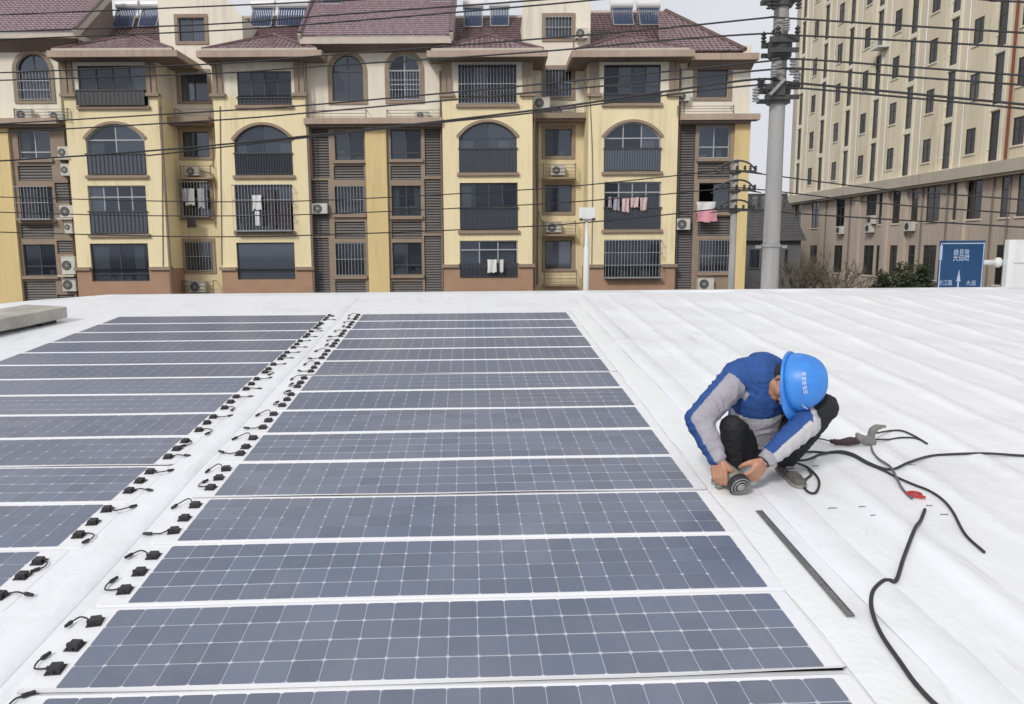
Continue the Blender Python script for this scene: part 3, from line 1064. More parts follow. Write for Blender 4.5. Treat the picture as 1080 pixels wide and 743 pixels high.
# --- recesses between bays
def recess(pa, pb, wins, dormer, dormer_win, led):
    x0, x1 = onY(pa, 180, YR).x - .6, onY(pb, 180, YR).x + .6
    zt_ = onY((pa + pb) / 2, 70, YR).z
    zb_ = ZB
    zmid = onY((pa + pb) / 2, led, YR).z
    hs = [H(*w[0], YR) for w in wins]
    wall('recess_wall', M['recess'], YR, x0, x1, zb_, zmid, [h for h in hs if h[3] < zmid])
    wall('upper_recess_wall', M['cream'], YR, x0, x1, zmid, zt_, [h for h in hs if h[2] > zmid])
    for h, w in zip(hs, wins):
        window(h, YR, apt, AB, surround='taupe', sur=.17, **w[1])
    lx0, lx1 = onY(pa - 1, led, YB + .5).x, onY(pb + 1, led, YB + .5).x
    ledge(x0 + .55, x1 - .55, zmid - .14, zmid + .12, YR - .95, YR + .02, 'taupe')
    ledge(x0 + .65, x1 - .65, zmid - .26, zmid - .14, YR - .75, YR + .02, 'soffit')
    # dormer gable above
    pts = [onY(x, y, YR) for x, y in dormer]
    hd = H(*dormer_win, YR)
    b = MB()
    n = len(pts)
    # plate with a hole: left, right, below, above the window, clipped to the outline by construction
    xs0, xs1 = min(p.x for p in pts), max(p.x for p in pts)
    zlo = zt_
    ztop_ = max(p.z for p in pts)
    b.add([(xs0, YR, zlo), (hd[0], YR, zlo), (hd[0], YR, hd[3]), (xs0, YR, hd[3])], [(0, 1, 2, 3)])
    b.add([(hd[0], YR, zlo), (hd[1], YR, zlo), (hd[1], YR, hd[2]), (hd[0], YR, hd[2])], [(0, 1, 2, 3)])
    b.add([(hd[1], YR, zlo), (xs1, YR, zlo), (xs1, YR, hd[3]), (hd[1], YR, hd[3])], [(0, 1, 2, 3)])
    up = [(xs0, hd[3]), (xs1, hd[3])] + [(p.x, p.z) for p in pts]
    b.add([(x, YR, z) for x, z in up], [tuple(range(len(up)))])
    m2 = len(up)
    for h_ in (hd,):
        o = outline(h_)
        b.add([(x, YR, z) for x, z in o] + [(x, YR + .28, z) for x, z in o], [(i, 4 + i, 4 + (i + 1) % 4, (i + 1) % 4) for i in range(4)])
    for xe in (xs0, xs1):
        b.add([(xe, YR, zlo), (xe, YR + 3.5, zlo), (xe, YR + 3.5, hd[3] + .1), (xe, YR, hd[3] + .1)], [(0, 1, 2, 3)])
    b.box(hd[0] - .3, hd[1] + .3, YR + .8, YR + .85, hd[2] - .3, hd[3] + .3)
    abuild(b, 'dormer_wall', M['cream'])
    return hd
hd = recess(175, 229, [((190, 77, 219, 107), dict(cols=2, glass='glassdark')), ((192, 139, 221, 166), dict(cols=2, curtain=2)),
                       ((192, 192, 222, 229), dict(cols=2, grille='box', sill='taupe')), ((195, 255, 224, 286), dict(cols=2, grille='flat', glass='glass'))],
            [(255, 17), (237, -6), (205, -46), (163, -46)], (188, 19, 216, 44), 129)
window(hd, YR, apt, AB, cols=2, split=0, surround='taupe', sur=.17, glass='glassdark')
hd = recess(563, 619, [((575, 73, 603, 103), dict(cols=2, grille='flat')), ((575, 136, 603, 165), dict(cols=2, curtain=1)),
                       ((575, 195, 603, 224), dict(cols=2)), ((575, 254, 603, 284), dict(cols=2, glass='glassdark'))],
            [(623.5, -40), (551, -40)], (575, 18, 603, 41), 125)
window(hd, YR, apt, AB, cols=2, split=.5, surround='taupe', sur=.17, grille='flat')

# --- flat stretches (left end, middle, right end)
def stretch(pa, pb, zled_px, uppers, lowers, panels, louvres, pil, nm_low='brownbase'):
    x0, x1 = onY(pa, 200, YC).x, onY(pb, 200, YC).x
    zl = onY((pa + pb) / 2, zled_px, YC).z
    zt_ = onY((pa + pb) / 2, 48, YC).z
    hu = [H(*u[0], YC, u[1]) for u in uppers]
    wall('upper_wall', M['cream'], YC, x0, x1, zl, zt_, hu)
    for h, u in zip(hu, uppers):
        window(h, YC, apt, AB, surround='taupe', sur=.19, **u[2])
    ho = [H(*l[0], YC) for l in lowers]
    hp = [H(*p_, YC) for p_ in panels]
    hl = [H(*p_, YC) for p_ in louvres]
    wall('window_bay_wall', M['taupe'], YC, x0, x1, ZB, zl - .003, ho + hp + hl)
    for h, l in zip(ho, lowers):
        window(h, YC, apt, AB, sill='taupe', **l[1])
    for h in hp + hl:
        slatpanel(h[0] + .01, h[1] - .01, h[2] + .01, h[3] - .01, YC + .12)
    for (q0, q1) in pil:
        b = MB()
        b.box(onY(q0, 200, YC).x, onY(q1, 200, YC).x, YC - .16, YC - .004, ZB, zl - .13)
        abuild(b, 'pilaster', M['ochre'])
    ledge(x0 - .02, x1 + (.35 if pb > 700 else .02), zl - .12, zl + .16, YC - .62, YC - .006, 'pinkband')
    ledge(x0 + .02, x1 - .02, zl - .24, zl - .12, YC - .40, YC - .006, 'soffit')
    return x0, x1, zl
# left end
stretch(-215, 72, 131, [((18, 57, 53, 106), 9, dict(cols=2, grille='flat')), ((-110, 57, -75, 106), 9, dict(cols=2))],
        [((19, 138, 53, 168), dict(cols=2, split=.25, curtain=1, framem='alu')), ((21, 197, 56, 232), dict(cols=2, grille='box')), ((25, 258, 59, 291), dict(cols=2, split=.3)),
         ((-110, 138, -75, 168), dict(cols=2))],
        [(19, 175, 55, 191), (22, 237, 57, 252), (26, 297, 60, 330)], [(58, 193, 75, 214), (60, 254, 77, 268), (61, 311, 79, 330)], [(-40, 15.5), (-215, -130)])
# middle
stretch(326.5, 467.5, 130, [((350, 58, 383, 107), 9, dict(cols=2, glass='glassdark')), ((410, 57, 443, 106), 9, dict(cols=2, grille='flat', split=.35, framem='alu'))],
        [((353, 138, 384, 169), dict(cols=2, split=.22)), ((412, 137, 444, 168), dict(cols=2, split=.22)),
         ((353, 196, 384, 226), dict(cols=2, grille='flat')), ((413, 196, 444, 228), dict(cols=2, split=.28, curtain=2)),
         ((354, 256, 385, 291), dict(cols=2, grille='flat')), ((414, 256, 445, 290), dict(cols=2, split=.3))],
        [(352, 175, 384, 190), (353, 234, 385, 252), (354, 297, 386, 330), (412, 175, 444, 190), (413, 234, 445, 252), (414, 297, 446, 330)],
        [(329, 136, 347, 188), (329, 190.5, 347, 249), (329, 251, 348, 330), (448, 136, 466, 186), (448, 189, 466, 246), (448, 249, 466, 330)],
        [(387, 409)])
# right end
sx0, sx1, szl = stretch(713.5, 787, 126, [((735, 73, 768, 103), 0, dict(cols=1, glass='glassdark'))],
        [((737, 133, 770, 167), dict(cols=2, split=.35, framem='alu')), ((737, 193, 770, 224), dict(cols=2, open_bay=(0,))), ((737, 253, 770, 287), dict(cols=2, grille='flat', split=.3))],
        [(736, 172, 770, 189), (736, 229, 770, 249)], [(715, 132, 731, 330)], [(772, 788)])
b = MB()                                  # the end wall of the building
b.add([(sx1, YC, ZB), (sx1, YR + 11, ZB), (sx1, YR + 11, onY(780, 60, YC).z), (sx1, YC, onY(780, 60, YC).z)], [(0, 1, 2, 3)])
abuild(b, 'end_wall', M['ochre'])

# --- roofs: every slope is laid in courses of wavy tiles
def tiles(name, O, rdir, sdir, left, right, hgt, m='tile', tw=.24, course=.30):
    """O: eave origin; left(b)/right(b): extents along rdir at height b up the slope sdir"""
    b = MB()
    rdir, sdir = Vector(rdir).normalized(), Vector(sdir).normalized()
    nrm = rdir.cross(sdir).normalized()
    if nrm.z < 0:
        nrm = -nrm
    n = int(math.ceil(hgt / course))
    for j in range(n):
        b0, b1 = j * course, min(hgt, (j + 1) * course + .03)
        la, ra = left(b0), right(b0)
        lb, rb = left(min(hgt, b1)), right(min(hgt, b1))
        if ra - la < .12:
            continue
        k = max(2, int((ra - la) / tw * 4))
        vv, ff = [], []
        for i in range(k + 1):
            t = i / k
            a0, a1 = la + (ra - la) * t, lb + (rb - lb) * t
            wv = .035 * abs(math.sin(PI * (a0 / tw)))
            jit = .006 * math.sin(7.3 * j + 3.1 * int(a0 / tw))
            vv += [O + rdir * a0 + sdir * b0 + nrm * (wv + .045 + jit), O + rdir * a1 + sdir * b1 + nrm * (wv + .004), O + rdir * a0 + sdir * b0 + nrm * (-.01)]
        for i in range(k):
            q = 3 * i
            ff += [(q, q + 3, q + 4, q + 1), (q + 2, q + 5, q + 3, q)]
        b.add(vv, ff)
    o = abuild(b, name, M[m], kind='stuff')
    return o
def ridge_cap(pts, r=.11):
    b = MB()
    b.tube(pts, r, 6)
    abuild(b, 'ridge_cap', M['tiledark'])
SL = 33.0
def slopevec(y, deg=SL):
    return Vector((0, math.cos(R(deg)), math.sin(R(deg)))) if y else None
up = Vector((0, math.cos(R(SL)), math.sin(R(SL))))
# small hips over the four bays
for key, (ex0, ex1, zf) in zc.items():
    ye = YB - .88
    hw = (ex1 - ex0) / 2 - .25
    O = Vector(((ex0 + ex1) / 2, ye, zf + .005))
    rise_deg = 27
    sv = Vector((0, math.cos(R(rise_deg)), math.sin(R(rise_deg))))
    Ls = 2.85
    run = Ls * math.cos(R(rise_deg))
    top = .05
    tiles('hip_tiles', O, (1, 0, 0), sv, lambda b_, hw=hw: -hw * (1 - b_ / Ls) - top * 0, lambda b_, hw=hw: hw * (1 - b_ / Ls), Ls, 'tilehip')
    apex = O + sv * Ls
    # side slopes falling left and right behind the front hip
    for sgn in (-1, 1):
        Os = Vector((O.x + sgn * hw, ye, O.z))
        d = Vector((-sgn * hw, 0, Ls * math.sin(R(rise_deg)))).normalized()
        Lside = math.hypot(hw, Ls * math.sin(R(rise_deg)))
        tiles('hip_tiles', Os, (0, 1, 0), d, lambda b_, q=run, w=Lside: q * b_ / w, lambda b_: 3.6, Lside, 'tilehip')
        ridge_cap([O + Vector((sgn * hw, .02, .05)), apex + Vector((0, 0, .06))])
    ridge_cap([apex + Vector((0, 0, .06)), apex + Vector((0, 3.4 - run, .06))])
    b = MB()
    b.box(O.x - hw - .03, O.x + hw + .03, ye - .05, ye + .12, zf + .002, zf + .10)
    abuild(b, 'tile_edge', M['palefascia'])
# valley roofs set back behind the bay hips, with a pale parapet along the top
VY = 39.8
def valley(pa, pb, ptop, right_hip=None):
    z0 = onY((pa + pb) / 2, 56, VY).z
    O = Vector((0, VY, z0))
    x0, x1 = onY(pa, 35, VY + 1.5).x, onY(pb, 35, VY + 1.5).x
    L = 0.3
    while L < 8:
        P = O + up * L
        if P.z >= onY((pa + pb) / 2, ptop, P.y).z:
            break
        L += .1
    tiles('valley_tiles', O, (1, 0, 0), up, lambda b_: x0, (lambda b_: x1) if not right_hip else right_hip(O, L), L, 'tilevalley')
    P = O + up * L
    b = MB()
    b.box(x0, x1 if not right_hip else onY(702, 14, P.y).x, P.y - .02, P.y + .35, P.z - .35, P.z + .14)
    abuild(b, 'roof_parapet', M['palefascia'])
    return (O.copy(), P.copy())
def onvalley(px, py, vp):
    d = ray(px, py)
    n_ = Vector((0, -math.sin(R(SL)), math.cos(R(SL))))
    return CAM + d * ((vp[0] - CAM).dot(n_) / d.dot(n_))
PA = valley(78, 171, 20)
PBv = valley(236, 322, 20)
PD = valley(470, 553, 20)
xe_, xt_ = onY(785, 53, YC - .7).x, onY(703, 15, VY + 3).x
PE = valley(622, 700, 14, lambda O_, L_: (lambda b_: onY(742 - 40 * b_ / L_, 35, VY + 1.5).x))
# right end hip: front slope runs from the valley out to the corner eave
ye = YC - .72
ze = onY(740, 54, ye).z
O = Vector((0, ye, ze))
Lh = 0.5
while Lh < 9:
    P = O + up * Lh
    if P.z >= onY(702, 13, P.y).z:
        break
    Lh += .05
xhip0, xhip1 = onY(786, 54, ye).x, onY(702, 13, (O + up * Lh).y).x
xl0 = onY(700, 54, ye).x
tiles('hip_tiles', O, (1, 0, 0), up, lambda b_: xl0 - .2 + (xhip1 - .25 - xl0) * b_ / Lh, lambda b_: xhip0 + (xhip1 - xhip0) * b_ / Lh, Lh, 'tilehip')
ridge_cap([Vector((xhip0, ye, ze + .06)), Vector((xhip1, (O + up * Lh).y, (O + up * Lh).z + .06))], .12)
# its hidden side slope
sd = Vector((xhip1 - xhip0, 0, (up * Lh).z)).normalized()
Lsd = math.hypot(xhip1 - xhip0, (up * Lh).z)
tiles('hip_tiles', Vector((xhip0, ye, ze)), (0, 1, 0), sd, lambda b_: (up * Lh).y * b_ / Lsd, lambda b_: 9, Lsd)
b = MB()
cx0, cx1 = zc['E'][1] + .003, onY(801, 62, YC - .8).x
zf1, zf0 = onY(760, 56, YC - .8).z, onY(760, 63, YC - .8).z
b.box(cx0, cx1, YC - .8, YR + 3, zf0, zf1)
abuild(b, 'eave_fascia', M['pinkband'])
b = MB()
b.frust((cx0 + .01, sx1 + .02, YC - .02, YR + 2.9, onY(760, 74, YC).z), (cx0 + .01, cx1 - .12, YC - .68, YR + 2.9, zf0 - .003))
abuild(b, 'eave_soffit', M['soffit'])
# forward roofs over the flat stretches
def forward(p0, p1, pe0, pe1, y_eave, top_shift_l, top_shift_r):
    ye = YC - .85
    zt1, zt0 = onY((p0 + p1) / 2, pe0, ye).z, onY((p0 + p1) / 2, pe1, ye).z
    x0, x1 = onY(p0, 42, ye).x, onY(p1, 42, ye).x
    b = MB()
    b.box(x0, x1, ye, YR + .4, zt0, zt1)
    abuild(b, 'eave_fascia', M['palefascia'])
    b = MB()
    b.frust((x0 + .1, x1 - .1, YC - .03, YR + .3, onY((p0 + p1) / 2, 56, YC).z), (x0 + .1, x1 - .1, ye + .14, YR + .3, zt0 - .003))
    abuild(b, 'eave_soffit', M['soffit'])
    L = 6.2
    O = Vector((0, ye - .04, zt1 + .01))
    tiles('roof_tiles', O, (1, 0, 0), up, lambda b_: x0 + top_shift_l * b_ / L, lambda b_: x1 + top_shift_r * b_ / L, L)
    for xs, sh in ((x0, top_shift_l), (x1, top_shift_r)):
        a_, c_ = O + Vector((xs, 0, .02)), O + up * L + Vector((xs + sh, 0, .02))
        b = MB()
        b.bar(a_ - Vector((0, 0, .12)), c_ - Vector((0, 0, .12)), .16, .34)
        abuild(b, 'verge_board', M['palefascia'])
        ridge_cap([a_ + Vector((0, 0, .1)), c_ + Vector((0, 0, .1))], .1)
        b = MB()                         # gable side closing the roof block
        yb_ = (O + up * L).y
        b.add([(xs, ye + .2, zt1 - .02), (xs + sh, yb_, (O + up * L).z - .15), (xs + sh, yb_, zt1 - .6), (xs, ye + .2, zt1 - .6)], [(0, 1, 2, 3)])
        abuild(b, 'gable_side', M['soffit'])
forward(-215, 80, 35, 41, None, 0, -.6)
forward(316, 476, 38, 46, None, -.35, 0)
# down pipes
for (px, y0, y1, Y) in ((174.5, 112, 325, YB - .08), (327.5, 62, 325, YB - .04), (466, 75, 325, YC - .1), (563.5, 110, 325, YB + .2), (714.8, 72, 325, YC - .1), (567, 130, 300, YR - .1)):
    xa = onY(px, 200, Y).x
    b = MB()
    b.tube([(xa, Y, onY(px, y1, Y).z), (xa, Y, onY(px, y0, Y).z)], .045, 6)
    abuild(b, 'drain_pipe', M['pipe'])
# refrigerant hoses and slack cables on the walls
for pts in (((605, 41, YR - .05), (605, 60, YR - .05), (608, 70, YR - .05)), ((565, 115, YR - .1), (565, 150, YR - .06), (566, 205, YR - .06), (570, 231, YR - .1), (578, 236, YR - .2)),
            ((208, 180, YR - .1), (226, 188, YR - .06), (227, 240, YR - .06)), ((226, 110, YR - .06), (226, 150, YR - .06), (224, 176, YR - .06)), ((722, 107, YC - .05), (721, 120, YC - .05), (719, 126, YC - .05)),
            ((622, 96, YB - .03), (625, 180, YB - .03), (624, 282, YB - .03)), ((170, 100, YB - .03), (171, 180, YB - .03), (172, 281, YB - .03)), ((232, 112, YB - .03), (233, 200, YB - .03), (234, 280, YB - .03))):
    b = MB()
    b.tube(smooth_curve([onY(*p) for p in pts], 5), .022, 5)
    abuild(b, 'wall_hose', M['pipe'])
# rails of the shelves where the outdoor units stand
for (q, Y, out) in (((15, 114, 71, 127), YC, .58), ((184, 114, 222, 127), YR, .9), ((190, 174, 222, 187), YR, .5), ((193, 296, 225, 312), YR, .5),
                    ((408, 115, 464, 128), YC, .55), ((330, 115, 386, 129), YC, .55), ((568, 111, 607, 123), YR, .85), ((573, 172, 607, 187), YR, .5),
                    ((573, 233, 607, 247), YR, .5), ((574, 285, 608, 300), YR, .5), ((715, 111, 774, 122), YC, .55)):
    h = H(*q, Y - out)
    shelf_rail(h, Y, out)
    if q[1] > 130:
        ledge(h[0] - .05, h[1] + .05, h[2] - .1, h[2] - .01, Y - out - .03, Y - .07, 'taupe', 'shelf')
# niches shelves at the left end
for (q) in ((60, 167, 76, 169), (62, 230, 78, 232), (63, 290, 80, 292)):
    h = H(*q, YC - .25)
    ledge(h[0], h[1], h[2], h[3], YC - .45, YC - .005, 'palefascia', 'shelf')

# --- outdoor units of air conditioners: things bolted on
def ac_unit(px0, py0, px1, py1, Y, label, depth=.3):
    x0, x1, z0, z1 = rectY(px0, py0, px1, py1, Y)
    w, h = x1 - x0, z1 - z0
    t = thing('air_conditioner', label, 'air conditioner', ((x0 + x1) / 2, Y, z0), 'outdoor air conditioner units on the apartment block')
    b = MB()
    b.box(-w / 2, w / 2, 0, depth, .03, h)
    b.box(-w / 2 - .01, w / 2 + .01, -.006, depth + .01, h, h + .015)
    b.build('casing', M['acbody'], t)
    b = MB()
    r_ = min(w * .36, h * .42)
    b.lathe((-w * .12, -.004, h * .52), [(r_, 0), (r_, .012), (r_ * .9, .016), (r_ * .25, .02)], 16, (0, -1, 0))
    gr = b.build('fan_grille', M['acdark'], t)
    b = MB()
    for k in range(6):
        a = PI * k / 6
        b.bar((-w * .12 - r_ * math.cos(a), -.022, h * .52 - r_ * math.sin(a)), (-w * .12 + r_ * math.cos(a), -.022, h * .52 + r_ * math.sin(a)), .008)
    b.build('guard_wire', M['acbody'], gr, kind='stuff')
    b = MB()
    for s in (-1, 1):
        b.box(s * w * .36 - .03, s * w * .36 + .03, .02, depth - .02, 0, .03)
    b.build('feet', M['acdark'], t, kind='stuff')
    b = MB()
    b.box(w * .34, w * .46, -.012, -.003, h * .25, h * .6)
    b.build('service_panel', M['acbody'], t)
    return t
for q in ((15, 116, 33, 127, YC - .45, 'air conditioner unit with a big dark fan under the leftmost arched window'),
          (51, 118, 66, 127, YC - .45, 'small air conditioner unit behind the curved rail near the upper left balcony'),
          (61, 155, 72, 167, YC - .3, 'air conditioner unit in the highest niche left of the leftmost bay'),
          (64, 173, 74, 186, YC - .25, 'tilted narrow air conditioner unit in the second niche left of the leftmost bay'),
          (63, 217, 77, 230, YC - .3, 'air conditioner unit in the middle niche left of the leftmost bay'),
          (68, 233, 76, 247, YC - .25, 'white narrow air conditioner unit just below the middle niche at far left'),
          (65, 271, 79, 290, YC - .3, 'tan air conditioner unit in the lower niche left of the leftmost bay'),
          (66, 294, 80, 308, YC - .25, 'air conditioner unit in the lowest niche at the far left corner'),
          (196, 176, 209, 186, YR - .42, 'air conditioner unit on the railed shelf above the caged laundry window'),
          (199, 297, 216, 309, YR - .42, 'air conditioner unit with a round dark fan low between the two left bays'),
          (329, 215, 345, 226, YC - .28, 'white air conditioner unit on the dark louvres right of the second bay'),
          (438, 118, 452, 126, YC - .42, 'dark-fronted air conditioner unit below the right arched window'),
          (562, 103, 580, 115, YR - 1.1, 'white air conditioner unit beside the third bay under the upper barred window'),
          (582, 113, 600, 123, YR - .55, 'air conditioner unit behind the rail on the ledge between the two right bays'),
          (581, 175, 596, 185, YR - .42, 'air conditioner unit on the upper caged shelf between the two right bays'),
          (576, 235, 592, 246, YR - .42, 'air conditioner unit with dark fan on the lower caged shelf between right bays'),
          (607, 30, 620, 41, YR - .35, 'air conditioner unit on the wall by the highest barred attic window'),
          (714, 97, 728, 107, YC - .35, 'air conditioner unit left of the square window at the right end'),
          (714, 231, 728, 243, YC - .28, 'air conditioner unit on the dark louvres left of the pink quilt'),
          (736, 294, 753, 306, YC - .35, 'air conditioner unit with dark fan at the lower right end of the block')):
    ac_unit(*q)

# --- laundry
def cloth(px0, py0, px1, py1, Y, label, m, group=None, wav=.03, seed=1, thick=.02):
    x0, x1, z0, z1 = rectY(px0, py0, px1, py1, Y)
    rn = random.Random(seed)
    n, k = 10, 6
    vv, ff = [], []
    e = [rn.uniform(-.06, .10) * (z1 - z0) for _ in range(n + 1)]
    for lay in (0, 1):
        for j in range(k + 1):
            t = j / k
            for i in range(n + 1):
                s = i / n
                nar = 1 - .10 * math.sin(PI * t) * rn.uniform(.6, 1)
                x = (x0 + x1) / 2 + (s - .5) * (x1 - x0) * nar
                vv.append((x, Y + wav * math.sin(9 * s + seed + 2 * t) + (thick if lay else 0), z1 - (z1 - z0) * t - e[i] * t))
    N = (n + 1) * (k + 1)
    for j in range(k):
        for i in range(n):
            a = j * (n + 1) + i
            ff += [(a, a + n + 1, a + n + 2, a + 1), (N + a, N + a + 1, N + a + n + 2, N + a + n + 1)]
    b = MB()
    b.add(vv, ff)
    o = Vector(((x0 + x1) / 2, Y, z1))
    ob = b.build('hanging_cloth', M[m], None, smooth=True, off=o)
    ob.location = o
    return tag(ob, label, 'laundry', group or 'laundry hung out on the balconies')
YL = YB - .5
cloth(266, 206, 276, 221, YL, 'white shirt hung in the barred balcony of the second bay', 'cloth_white', seed=2)
cloth(269, 223, 274, 238, YL, 'narrow white cloth hung lower in the barred balcony', 'cloth_white', seed=3)
cloth(280, 200, 291, 238, YL + .35, 'long black coat hung in the barred balcony beside white cloth', 'cloth_dark', seed=4)
cloth(293, 212, 307, 243, YL + .35, 'wide dark blanket hung at the right of the barred balcony', 'cloth_dark', seed=5)
for i, (a, c, m, l) in enumerate(((196, 206, 'cloth_grey', 'grey garment at the left in the caged window between the left bays'), (200, 230, 'cloth_white', 'pale shirt in the middle of the caged window between left bays'), (212, 208, 'cloth_grey', 'narrow grey garment at the right in the caged laundry window'))):
    cloth(a - 3.5 - (1.5 if i == 1 else 0), 199, a + 3.5 + (1.5 if i == 1 else 0), 213 + 3 * i, YR - .55, l, m, seed=10 + i)
cloth(197, 230, 207, 240, YR - .56, 'dark garment hanging below the caged window between left bays', 'cloth_dark', seed=14)
for i, (a, c, l) in enumerate(((514, 524, 'white shirt on the low balcony rail of the third bay'), (527, 531, 'narrow white towel on the low balcony rail of the third bay'))):
    cloth(a, 274, c, 287, YB - .3, l, 'cloth_white', seed=20 + i)
for i, (a, c, m, l) in enumerate(((641, 645, 'cloth_grey', 'small grey garment leftmost on the line of the rightmost bay'), (648, 653, 'cloth_grey', 'second grey garment from the left on the line of the rightmost bay'),
                                 (656, 663, 'cloth_blush', 'blush pink shirt on the left half of the line in the rightmost bay'), (666, 673, 'cloth_blush', 'blush pink garment in the middle of the line in the rightmost bay'), (675, 682, 'cloth_blush', 'rightmost blush pink garment on the line in the rightmost bay'))):
    cloth(a - (i % 2), 208 + .6 * (i % 3), c + .5, (219, 222, 223.5, 218.5, 221.5)[i], YB - .2, l, m, seed=30 + i, wav=.05)
h_ = cloth(735, 213, 755, 224, YC - .45, 'puffy white quilt hung out of the open right end window', 'cloth_white', seed=41, thick=.14)
h_ = cloth(735, 222, 757, 234, YC - .55, 'pink quilt hung below the white quilt at the right end', 'cloth_pink', seed=42, thick=.12)

# --- solar water heaters on the roof
def heater(px0, px1, py0, py1, tankpx, Yp, label):
    x0, x1 = onY(px0, py1, Yp).x, onY(px1, py1, Yp).x
    z0, z1 = onY((px0 + px1) / 2, py1, Yp).z, onY((px0 + px1) / 2, py0, Yp + .7).z
    w, h = x1 - x0, z1 - z0
    t = thing('solar_water_heater', label, 'water heater', ((x0 + x1) / 2, Yp, z0), 'solar water heaters on the tiled roof')
    b = MB()
    n = 11
    for i in range(n):
        x = -w / 2 + w * (i + .5) / n
        b.tube([(x, 0, .03), (x, .75, h)], w / n * .36, 6)
    b.build('collector_tubes', M['tube'], t, kind='stuff')
    b = MB()
    b.box(-w / 2 - .03, w / 2 + .03, -.03, .05, 0, .06)
    for s in (-1, 1):
        b.bar((s * (w / 2 + .03), 0, .03), (s * (w / 2 + .03), .75, h), .04)
        b.bar((s * (w / 2 + .03), .95, .0), (s * (w / 2 + .03), .9, h + .1), .04)
    b.build('stand', M['galv'], t)
    b = MB()
    zt2 = h + .16
    b.tube([(-w / 2 - .1, .85, zt2), (w / 2 + .1, .85, zt2)], .24, 14)
    b.build('tank', M['tank'], t)
    return t
heater(119, 139, 8, 30, 0, onvalley(119, 30, PA).y - .3, 'left of the two solar water heaters above the leftmost bay')
heater(146, 164, 8, 29, 0, onvalley(146, 29, PA).y - .3, 'right of the two solar water heaters above the leftmost bay')
heater(264, 285, 8, 29, 0, onvalley(264, 29, PBv).y - .3, 'left of the two solar water heaters above the second bay')
heater(292, 321, 8, 28, 0, onvalley(292, 28, PBv).y - .3, 'wide solar water heater, right one above the second bay')
heater(490, 508, 8, 29, 0, onvalley(490, 29, PD).y - .3, 'left of the two solar water heaters above the third bay')
heater(518, 536, 8, 28, 0, onvalley(518, 28, PD).y - .3, 'right of the two solar water heaters above the third bay')
heater(648, 668, 8, 27, 0, onvalley(648, 27, PE).y - .3, 'left of the two solar water heaters against the sky at the right')
heater(676, 697, 8, 27, 0, onvalley(676, 27, PE).y - .3, 'right of the two solar water heaters against the sky at the right')
def onslope(px, py):                     # a point on the forward roofs' tile plane
    ye = YC - .89
    z0 = onY(396, 38, YC - .85).z
    d = ray(px, py)
    n_ = Vector((0, -math.sin(R(SL)), math.cos(R(SL))))
    P0 = Vector((0, ye, z0))
    return CAM + d * ((P0 - CAM).dot(n_) / d.dot(n_))
for (pa, pb, pt, pbm, l) in ((75, 97, -14, 3, 'solar water heater at the top edge above the far left roof'), (340, 360, -13, 5, 'solar water heater at the top left of the middle roof'),
                             (455, 480, -15, 2.5, 'solar water heater at the top right of the middle roof')):
    P = onslope((pa + pb) / 2, pbm)
    heater(pa, pb, pt, pbm, 0, P.y, l)
# ------------------------------------------------------------------ tall building on the right
XT = 27.4
TB = Vector((XT, 50, 0))
tow = thing('tower_block', 'tall cream apartment tower with narrow dark windows above a brown two-storey base', 'tower block', TB)
def tbuild(b, name, m, parent=None, **k):
    return b.build(name, m, parent or tow, off=TB, **k)
Y0T, Y1T, ZTOP, ZBELT = 27.0, 70.3, 42.0, 11.2
def yT(px, py=150):
    return onX(px, py, XT).y
def win_mesh(w, h, split, narrow=False):
    f, p = MB(), MB()
    t = .05
    # in the plane x=0 (facing -x), y along, z up; set back in its hole
    for (a, c, d, e) in ((-w / 2, w / 2, 0, t), (-w / 2, w / 2, h - t, h), (-w / 2, -w / 2 + t, t, h - t), (w / 2 - t, w / 2, t, h - t)):
        f.box(.03, .09, a, c, d, e)
    for s in split:
        f.box(.035, .085, -w / 2 + t, w / 2 - t, h * s - .025, h * s + .025)
    if not narrow:
        f.box(.033, .087, -.025, .025, t, h - t)
    p.add([(.06, -w / 2 + t, t), (.06, w / 2 - t, t), (.06, w / 2 - t, h - t), (.06, -w / 2 + t, h - t)], [(0, 3, 2, 1)])
    s_ = MB()
    s_.box(-.06, .05, -w / 2 - .06, w / 2 + .06, -.09, -.005)
    return f.mesh('window', M['towerframe']), p.mesh('pane', M['towerglass']), s_.mesh('sill', M['towerrib'])
def add_win(meshes, y, z, dx=0.0, sill=True):
    w = bpy.data.objects.new('window', meshes[0])
    COL.objects.link(w)
    w.parent = tow
    w.location = Vector((XT + dx, y, z)) - TB
    for nm, me in zip(('pane', 'sill'), meshes[1:]):
        if nm == 'sill' and not sill:
            continue
        c = bpy.data.objects.new(nm, me)
        COL.objects.link(c)
        c.parent = w
WT = win_mesh(.82, 2.62, (.33, .62), True)
WO = win_mesh(.90, 1.42, (.62,))
WN = win_mesh(.62, 1.45, (.62,), True)
FLOORS = 8
Z_ORD = 12.55                             # sill of the lowest ordinary upper windows
Z_TALL = 11.95
ordy = [66.5, 61.9, 57.5, 53.3, 48.9, 44.5, 40.5, 38.7, 36.2, 33.8, 31.4]
tally = [69.0, 64.4, 59.9, 55.6, 51.2, 46.7, 42.4, 35.0, 29.5]
nary = [47.45, 43.15]
cols_ = [(y, .90, 1.42, Z_ORD, WO) for y in ordy] + [(y, .82, 2.62, Z_TALL, WT) for y in tally] + [(y, .62, 1.45, Z_ORD + .1, WN) for y in nary]
